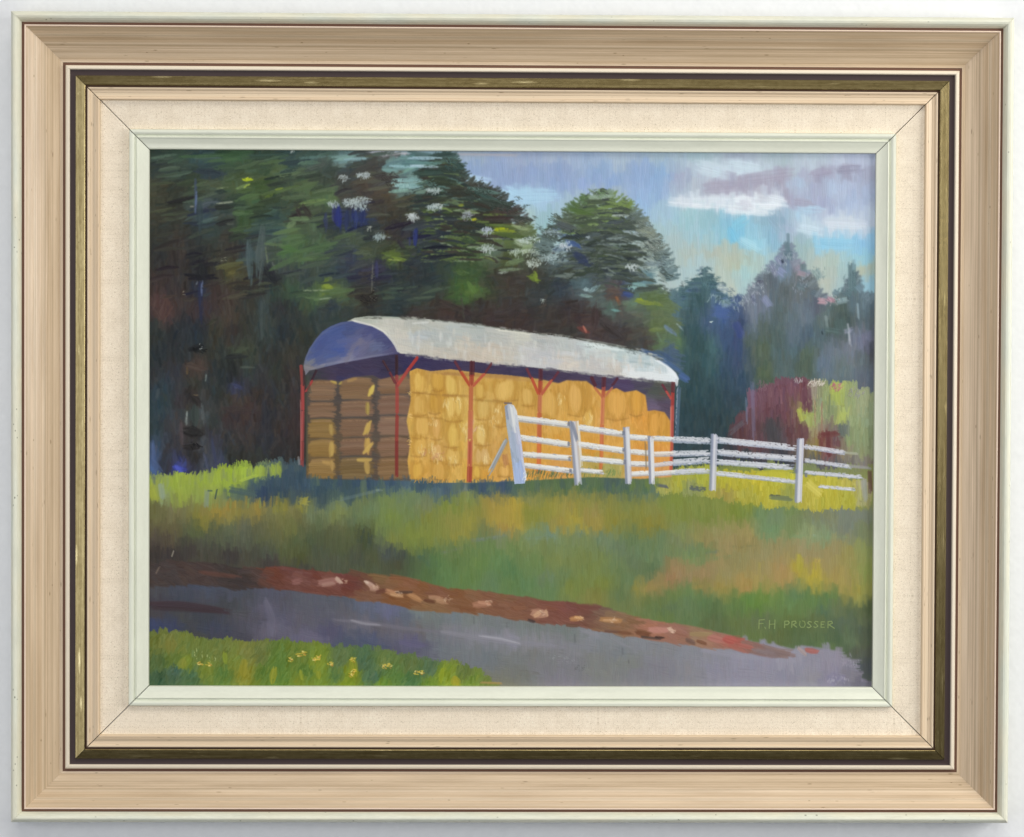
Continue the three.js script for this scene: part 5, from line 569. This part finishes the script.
const gable = [[303, 365], [305, 356], [309, 347], [315, 338], [322, 330], [330, 325], [340, 321], [350, 319.5], [360, 320.5], [371, 324], [381, 329], [390, 336], [395, 343], [399, 352], [372, 356], [344, 361], [318, 367], [309, 369], [305, 374]];
clipTo(gable, () => brushIn(gable, [[312, 356, '#4a5a94'], [320, 345, '#46589a'], [326, 358, '#4a5c9a'], [334, 334, '#44589a'], [340, 350, '#4258a2'], [350, 328, '#46548c'], [352, 344, '#5a6296'], [362, 340, '#6a6a8c'], [358, 352, '#666890'], [372, 334, '#4a5088'], [376, 346, '#5f6890'], [386, 342, '#484c80'], [392, 350, '#54507c'], [370, 354, '#5a5c80'], [330, 362, '#6a7090'], [346, 357, '#7c7c98'], [308, 366, '#7c7a80'], [305, 360, '#6c7488']], [{ w: 9, len: 18, ang: -0.6, spread: 0.4, step: 0.5, jit: 4 }, { w: 5, len: 13, ang: -0.3, spread: 0.5, step: 0.7, jit: 5, a: 0.7 }]));
for (const [pts, w, c, a] of [[[[304, 366], [311, 368], [324, 364]], 3, '#8c8a90', 0.5], [[[320, 364], [345, 360], [372, 355], [394, 351]], 2, '#8f8fa4', 0.35], [[[304, 362], [308, 350], [318, 335], [332, 325], [348, 320]], 1.6, '#66708f', 0.35], [[[345, 361], [352, 346], [362, 338]], 5, '#7a7688', 0.4]]) stroke(pts, w, c, { a, jit: 5 });
const roof = [[346, 320], [354, 316.5], [366, 315], [390, 315.5], [430, 318], [470, 322.5], [520, 330], [560, 335], [600, 342], [632, 348], [646, 352], [658, 358], [668, 365], [675, 372], [678, 378], [677, 384], [674, 381], [640, 377.5], [600, 373.5], [560, 368.5], [500, 363], [440, 357], [415, 353.5], [399, 352], [395, 343], [390, 336], [381, 329], [371, 324], [360, 320.5], [352, 319.8]];
clipTo(roof, () => brushIn(roof, [[360, 317, '#b0b6a6'], [376, 318, '#b8bcae'], [390, 322, '#c2c2b6'], [384, 328, '#cacabc'], [400, 335, '#c9c7ba'], [400, 346, '#cbc9bc'], [414, 326, '#b6b8ac'], [420, 335, '#b4bcbc'], [424, 348, '#c6c3b4'], [432, 322, '#bcc0b6'], [440, 340, '#b3bab4'], [440, 352, '#c3bcac'], [456, 330, '#b6beb8'], [466, 344, '#c6bfae'], [470, 354, '#c6bba8'], [480, 334, '#b0b8b3'], [494, 350, '#ccc0ac'], [500, 338, '#b9bcb4'], [516, 344, '#c0bfb4'], [520, 336, '#c9cabb'], [530, 354, '#c6c6c4'], [540, 342, '#b3b8b4'], [550, 358, '#c3c4c4'], [564, 344, '#b9c0bc'], [566, 360, '#cfc8bb'], [580, 350, '#b6bcbc'], [590, 346, '#cddcd8'], [596, 360, '#c2c0bc'], [606, 354, '#c6ccc6'], [616, 366, '#c6c0b6'], [620, 352, '#b4c6c4'], [630, 360, '#b9c9cc'], [632, 372, '#dde0dc'], [644, 362, '#b3c6c8'], [652, 372, '#dbe3e3'], [660, 366, '#c0d0d3'], [668, 376, '#dfe8ea'], [674, 374, '#e3ecee']], [{ w: 8, len: 15, ang: 1.4, spread: 0.4, step: 0.5, jit: 5 }, { w: 5, len: 12, ang: 1.45, spread: 0.3, step: 0.65, jit: 7, vary: 5, a: 0.75 }, { w: 3, len: 16, ang: 0.13, spread: 0.2, step: 1.3, jit: 8, vary: 6, a: 0.5, keep: 0.5 }]));
for (const [pts, w, c, a] of [[[[352, 319], [372, 324], [383, 330], [390, 337], [396, 346], [398, 351]], 2, '#e0e0d2', 0.8], [[[356, 317], [380, 315.5], [410, 317]], 1.6, '#a4ad9c', 0.7], [[[495, 328.5], [516, 330], [530, 333]], 2, '#dcdccb', 0.85], [[[412, 322], [428, 321]], 1.6, '#d4d6cf', 0.7], [[[584, 343], [604, 346], [624, 350]], 3, '#d8e6e2', 0.7], [[[655, 358], [666, 364], [675, 373], [678, 379]], 2.4, '#e6eef0', 0.9], [[[628, 372], [648, 374], [672, 377]], 6, '#dfe6e6', 0.7], [[[626, 360], [640, 361], [654, 364]], 1.6, '#9fb6b8', 0.6], [[[430, 318], [470, 322.5], [520, 330]], 1, '#8f9688', 0.5], [[[460, 325], [484, 327]], 1.6, '#9aa29a', 0.6], [[[576, 337], [600, 341], [626, 346]], 2, '#8a938a', 0.5], [[[676, 378], [676, 384]], 3, '#c9d0d6', 0.8], [[[568, 366], [576, 360]], 4, '#d8d0c0', 0.6], [[[556, 352], [570, 352], [580, 356]], 4, '#cfd3d3', 0.6]]) stroke(pts, w, c, { a, jit: 6 });
stroke([[640, 348], [656, 354], [668, 362], [680, 370], [688, 380]], 5, '#45679c', { a: 0.65, jit: 8, taper: 0.4 }); line(680, 374, 688, 379, 7, '#4466a4', { a: 0.75 }); stroke([[646, 352], [660, 350], [676, 362]], 4, '#3d5a86', { a: 0.5 });
for (const [edge, dark] of [[[[356, 315.5], [400, 315.5], [440, 318.5], [480, 323.5], [520, 329.5], [560, 334.5], [600, 341.5], [640, 349.5], [662, 360]], 1], [[[404, 353], [440, 357], [500, 363], [560, 369], [600, 374], [640, 378], [670, 381]], 0]]) {
  for (let i = 0; i < 150; i++) {      // edges dragged into the paint next to them
    const q = rnd() * (edge.length - 1), k = Math.floor(q), f = q - k, x = edge[k][0] + (edge[k + 1][0] - edge[k][0]) * f, y = edge[k][1] + (edge[k + 1][1] - edge[k][1]) * f, l = rr(3, 11), up = rnd() < 0.5;
    line(x, y + (up ? -1 : 0.9) * rr(0, 1.5), x + l, y + 0.14 * l + (up ? -1 : 0.9) * rr(0, 1.3), rr(0.8, 2), up === !!dark ? ['#a9aea4', '#bcc0b4', '#8f958c'][k % 3] : dark ? ['#474a40', '#5a5f54', '#433f38'][k % 3] : ['#5a5468', '#8a8690'][k % 2], { a: rr(0.1, 0.32), dry: 0.2, rag: 1 });
  }
}
for (let i = 0; i < 90; i++) { const x = rr(408, 660), t = (x - 400) / 270, y = 322 + t * 34 + rr(0.1, 0.95) * (32 - t * 16); line(x, y - rr(2, 5), x + rr(-1, 1), y + rr(2, 5), rr(2, 5), ['#d6d2c4', '#cfd6d3', '#b4bab6', '#d9cbb8', '#dfe2dc'][Math.floor(rnd() * 5)], { a: 0.22, jit: 8, rag: 1, taper: 0.4 }); }
flecks(636, 350, 10, 3, 40, '#7a8a8a', { ang: 0.3, len: 2, w: 0.8, a: 0.6 }); flecks(600, 344, 16, 3, 24, '#6f7a70', { ang: 0.2, len: 2, w: 0.7, a: 0.5 });
line(679, 384, 676, 440, 3.4, '#54708c', { a: 0.6 }); line(677, 386, 675, 436, 1.2, '#8f9cb0', { a: 0.6, dry: 0.4 });

blend(0.5, 0.5, [300, 310, 690, 384]);
// posts with their braces
const post = (pts, w, stops) => { for (let i = 0; i < pts.length - 1; i++) stroke([pts[i], pts[i + 1]], w * rr(0.85, 1.1), stops[i], { a: 0.82, jit: 12, rag: 0.25 }); };
post([[300.5, 364], [302, 384], [302.4, 410], [302, 440], [301.5, 466]], 3.8, ['#9a3f3a', '#b2423e', '#b04844', '#a84540']); line(303.4, 370, 303.6, 384, 1.6, '#5a2830', { a: 0.9 }); line(300, 394, 300.5, 460, 1, '#d0706a', { a: 0.6 }); line(298, 456, 299, 464, 2, '#8a8a8c', { a: 0.6 });
line(316, 369, 311, 380, 2.2, '#4f2236', { a: 0.95 }); line(312, 379, 305, 391, 2, '#b03a38', { a: 0.95 }); line(306, 376, 309, 392, 4, '#3d4a3c', { a: 0.5 }); line(305, 392, 307, 470, 2.4, '#47503a', { a: 0.5 });
post([[396, 354], [396, 374], [396.5, 386], [396.5, 414], [396, 440], [396, 476]], 3.4, ['#5f1f2c', '#9a3436', '#b0423a', '#a0302c', '#8c2c28']); line(382, 359, 389, 371, 2.2, '#5f2232', { a: 0.95 }); line(389, 371, 395, 383, 2.2, '#84282f', { a: 0.95 }); line(417, 356, 408, 368, 3, '#c0382c', { a: 0.95 }); line(408, 368, 397, 384, 3, '#b84034', { a: 0.95 }); line(396.4, 356, 396.4, 368, 2, '#4a1c2c', { a: 0.8 });
post([[471.5, 360], [471, 374], [470.5, 384], [470, 410], [469.5, 440], [469, 466], [468.5, 481]], 4.6, ['#6a2028', '#a83a2c', '#c0603c', '#c46444', '#bc5240', '#b04234']); line(454, 360, 460, 370, 2.4, '#7a2432', { a: 0.95 }); line(460, 370, 469, 384, 3, '#c04a2c', { a: 0.95 }); line(491, 362, 484, 372, 2.4, '#7a2430', { a: 0.95 }); line(484, 372, 472, 385, 2.8, '#c05038', { a: 0.95 });
post([[540, 368], [540, 380], [539.5, 392], [538.8, 412], [538.5, 440], [538, 472]], 4.4, ['#6f2430', '#b04030', '#c46a48', '#c86440', '#d46030']); line(526, 367, 531, 378, 2.4, '#84283a', { a: 0.95 }); line(531, 377, 538, 393, 2.8, '#c44c30', { a: 0.95 }); line(558, 370, 551, 380, 2.2, '#7c2838', { a: 0.95 }); line(551, 379, 541, 393, 2.8, '#c45c40', { a: 0.95 });
post([[603.5, 376], [603, 386], [602.5, 396], [601.5, 424], [601, 448], [600, 474]], 4.2, ['#6f2432', '#b04a38', '#c86e4a', '#cc6a40', '#d8743c']); line(591, 376, 595, 385, 3.4, '#6a2434', { a: 0.9 }); line(594, 386, 602, 396, 2.2, '#c06a40', { a: 0.9 }); line(617, 377, 612, 384, 2.4, '#6a2434', { a: 0.9 }); line(612, 386, 604, 396, 2.2, '#c06a48', { a: 0.9 });
post([[673, 381], [672.4, 392], [672, 404], [671.6, 440], [670.5, 470]], 3.6, ['#7c2830', '#b84038', '#c85040', '#cc5c44']); line(662, 383, 666, 390, 2.2, '#84283a', { a: 0.95 }); line(666, 390, 671, 398, 2.2, '#b8423a', { a: 0.95 }); line(670.4, 404, 670, 440, 1, '#e08a70', { a: 0.6 });

// grass growing up over the foot of the barn
for (let i = 0; i < 110; i++) { const x = rr(300, 660), y = 481 + (x < 410 ? -1 : 1) + rr(-2, 4); line(x, y + 5, x + rr(-1, 1), y - rr(0.5, 3.4), rr(3, 8), (x < 515 ? ['#3a5766', '#46625c', '#3d5a70', '#5a7058', '#34506a'] : ['#4f6a4c', '#5c7448', '#46625c', '#5a7050', '#667c44'])[Math.floor(rnd() * 5)], { a: 0.5, jit: 6, rag: 1 }); }
flecks(546, 473, 26, 4, 60, '#c08a3c', { ang: -1.3, spread: 0.3, len: 5, w: 0.8, a: 0.7 }); flecks(546, 475, 28, 3, 60, '#4f6a48', { ang: -1.3, spread: 0.3, len: 5, w: 0.9, a: 0.7 }); flecks(600, 474, 20, 4, 50, '#6f8a50', { ang: -1.3, spread: 0.3, len: 5, w: 0.9, a: 0.7 }); flecks(430, 481, 20, 2, 30, '#e0a040', { ang: -1.3, spread: 0.3, len: 3, w: 0.8, a: 0.8 });
for (const [x, y] of [[502, 485], [482, 484], [446, 492]]) line(x, y - 5, x, y + 7, 7, '#3f5674', { a: 0.5 });

// white fence: rails first, then posts
const WHITE = '#dce0de', SHADE = '#aab4c6';
function rail(x0, y0, x1, y1, w, dry, c = WHITE) {
  w *= 1.12; x0 -= 1; x1 += 1;
  line(x0, y0 + w * 0.3, x1, y1 + w * 0.3, w * 0.7, SHADE, { a: 0.75, jit: 10, dry: dry * 0.6, rag: 0.2 });
  line(x0, y0 - w * 0.1, x1, y1 - w * 0.1, w * 0.8, c, { a: 0.92, jit: 11, dry: Math.max(dry, 0.06), rag: 0.4 });
  for (let k = 0; k < Math.abs(x1 - x0) / 5; k++) { const f = rnd(); flecks(x0 + (x1 - x0) * f, y0 + (y1 - y0) * f + (rnd() < 0.5 ? -1 : 1) * w * 0.45, 2, 0.6, 3, rnd() < 0.6 ? c : '#a3acbc', { len: 2, spread: 0.3, ang: 0.1, w: 0.9, a: 0.7 }); }
  if (!dry) line(x0, y0 - w * 0.25, x1, y1 - w * 0.25, w * 0.3, '#f0efe4', { a: 0.6, jit: 8, rag: 0.2 });
}
for (const r of [[515, 416.5, 569, 423.5, 5], [519, 436, 569, 443.5, 5], [522, 453, 570, 457, 4.4], [524, 464, 572, 470, 4], [579, 426, 624, 433, 5], [579, 443, 624, 449.5, 5], [581, 457, 623, 461, 4.4], [581, 469, 602, 471, 3.4], [630, 435.5, 648, 437, 4.4], [630, 450, 648, 452, 4.4], [631, 462.5, 648, 463, 4], [632, 473, 648, 472, 4]]) rail(...r, 0);
for (const r of [[654, 437, 674, 438, 4], [655, 453, 674, 452.5, 4, '#d8cdbe'], [655, 464, 674, 461.5, 3.6, '#cfc9cc'], [655, 473, 676, 471, 3.8]]) rail(r[0], r[1], r[2], r[3], r[4], 0, r[5]);
for (const r of [[674, 438, 710, 439.5, 4.6], [674, 452.5, 710, 451.5, 4.2], [674, 461.5, 709, 458.5, 4.4], [676, 471, 709, 469.5, 4], [717, 438.5, 796, 446.5, 4.4], [717, 451, 796, 457.5, 4.4], [717, 460.5, 793, 466.5, 4], [717, 472, 745, 475, 3.4], [745, 475, 795, 480.5, 3]]) rail(r[0], r[1], r[2], r[3], r[4] * 1.12, 0.14, '#ccd0d6');
for (const r of [[805, 445, 846, 451.5, 3.6], [806, 459, 852, 466, 3], [806, 471, 862, 476, 3], [820, 485, 855, 488.5, 2.6]]) rail(...r, 0.2, '#cdcfd6');
line(846, 451.5, 858, 452.5, 2.4, '#a9ad94', { a: 0.8 }); line(850, 465, 872, 467, 2.6, '#9a9a98', { a: 0.8 });
clipTo([[504, 405], [508, 402.5], [513, 404], [516, 410], [520, 436], [523, 460], [525.5, 476], [524, 482.5], [514, 483], [510, 450], [506, 425]], () => { brushIn([[500, 400], [530, 400], [530, 486], [500, 486]], [[507, 408, '#8a94a8'], [512, 408, '#dfe2e0'], [509, 424, '#a6b3ba'], [514, 424, '#c9ccd6'], [513, 440, '#a3b3c8'], [517, 440, '#c9c9dc'], [515, 456, '#93a6b8'], [520, 456, '#c0c3dc'], [517, 474, '#a9bde0'], [522, 472, '#94aee0'], [524, 470, '#d0d6e2']], [{ w: 3.4, len: 18, ang: 1.45, spread: 0.08, step: 0.6, jit: 8 }]); });
line(510, 404, 514.5, 432, 2.2, '#e6e8e2', { a: 0.7 }); flecks(524, 474, 2, 6, 16, '#e8ece8', { ang: VERT, len: 2 }); line(504, 402, 511, 402, 1.4, '#5c5870', { a: 0.7 });
line(506, 438, 488, 474, 4, '#8f9aa4', { a: 0.95, jit: 9 }); line(505, 438, 487, 472, 1.3, '#b9c3c6', { a: 0.7 }); line(504, 454, 506, 466, 6, '#b07048', { a: 0.45 });
for (const [x0, y0, x1, y1, w] of [[572, 420, 577.5, 484, 7.4], [625.6, 426, 628, 483, 6.6], [650, 435, 651.4, 483, 5.4], [714, 433, 712, 490, 6.8], [800.5, 437.5, 798, 502, 7.4]]) {
  line(x0 - w * 0.2, y0, x1 - w * 0.2, y1, w * 0.6, '#8d96ac', { a: 0.95, jit: 8, rag: 0.15 });
  line(x0 + w * 0.2, y0, x1 + w * 0.2, y1, w * 0.62, '#c3c5d4', { a: 0.95, jit: 9, rag: 0.15 });
  line(x0 + w * 0.1, y0 + 1, x1 + w * 0.1, y1, w * 0.28, '#d9dcdc', { a: 0.65, jit: 9, rag: 0.1 });
}
line(571, 421, 577, 440, 3.6, '#7e8698', { a: 0.8 }); line(577.5, 420, 581, 466, 2.2, '#dfe2e0', { a: 0.85 }); line(627.5, 428, 629, 466, 1.8, '#dde2e2', { a: 0.8 }); line(652, 438, 653, 482, 1.8, '#e4e8e6', { a: 0.8 }); line(645, 440, 646, 470, 2, '#7a6a50', { a: 0.5 });
for (const [x, y] of [[568, 423], [568, 443], [569, 458], [570, 470], [623, 432], [623, 449], [624, 461], [796, 470], [806, 474]]) line(x, y - 1.5, x, y + 1.5, 2.4, '#6d7488', { a: 0.7 });

blend(0.3, 0.4);
// the painter's name, lower right
cc.lineWidth = 0.95;
const sign = (...poly) => { for (const p of poly) { cc.strokeStyle = css(hex('#8c9e64'), gauss() * 8, 0.78); rc.strokeStyle = 'rgba(185,185,185,0.7)'; rc.lineWidth = 0.9; cc.lineWidth = rr(0.85, 1.15); for (const c of [cc, rc]) { c.beginPath(); p.forEach(([x, y], i) => { const [a, b] = sq(x, y); i ? c.lineTo(a, b) : c.moveTo(a, b); }); c.stroke(); } } };
sign([[758.6, 628.6], [759, 620], [764, 619.6]], [[759, 623.8], [763, 623.4]], [[764.6, 627.2], [765.4, 628.8]],                       // F.
  [[769, 628.2], [769.4, 620.4]], [[769.3, 624.4], [774.6, 624]], [[774.4, 628.6], [774.8, 619.8]],                                    // H
  [[784.4, 627.6], [784.6, 621.2], [788, 621], [789.2, 622.8], [787.6, 624.6], [784.8, 624.8]],                                        // P
  [[791.6, 627.4], [792, 621.4], [795.4, 621.2], [796, 623], [793, 624.6], [796.6, 627.2]],                                            // R
  [[800, 621.2], [799.4, 625], [801, 627.4], [804, 627.2], [805.2, 624.4], [804.4, 621.4], [802.4, 620.9]],                            // O
  [[811.4, 622], [809, 621.4], [807.6, 623], [809.8, 624.6], [811.2, 626.4], [808.8, 627.8], [807, 627]],                              // S
  [[818, 621.8], [815.6, 621.2], [814.4, 622.9], [816.6, 624.4], [817.8, 626.2], [815.6, 627.6], [813.8, 626.8]],                      // S
  [[824.4, 621.8], [821.2, 621.8], [821, 627.4], [824.4, 627.2]], [[821.2, 624.4], [823.6, 624.3]],                                    // E
  [[828, 627.8], [828.2, 621.6], [831.6, 621.2], [832.6, 623], [829, 624.8], [834.4, 628.2]]);                                         // R

{
  const map = new THREE.CanvasTexture(colour), bump = new THREE.CanvasTexture(relief);
  map.colorSpace = THREE.SRGBColorSpace;
  for (const t of [map, bump]) { t.magFilter = THREE.LinearFilter; t.anisotropy = 8; }
  const bw = SIGHT_W + 2 * EDGE, bh = SIGHT_H + 2 * EDGE;
  const oil = new THREE.MeshPhysicalMaterial({ map, bumpMap: bump, bumpScale: 0.0005, roughness: 0.45, specularIntensity: 0.18 });
  const edge = std({ color: 0x9a7c58, roughness: 0.9 });
  const board = shadows(new THREE.Mesh(new THREE.BoxGeometry(bw, bh, 0.004), [edge, edge, edge, edge, oil, edge]));
  board.name = 'painted_board'; board.position.z = 0.0046;
  board.userData = { label: 'oil painted board with barn, hay, fence and road' };
  painting.add(board);
}


renderer.render(scene, camera);
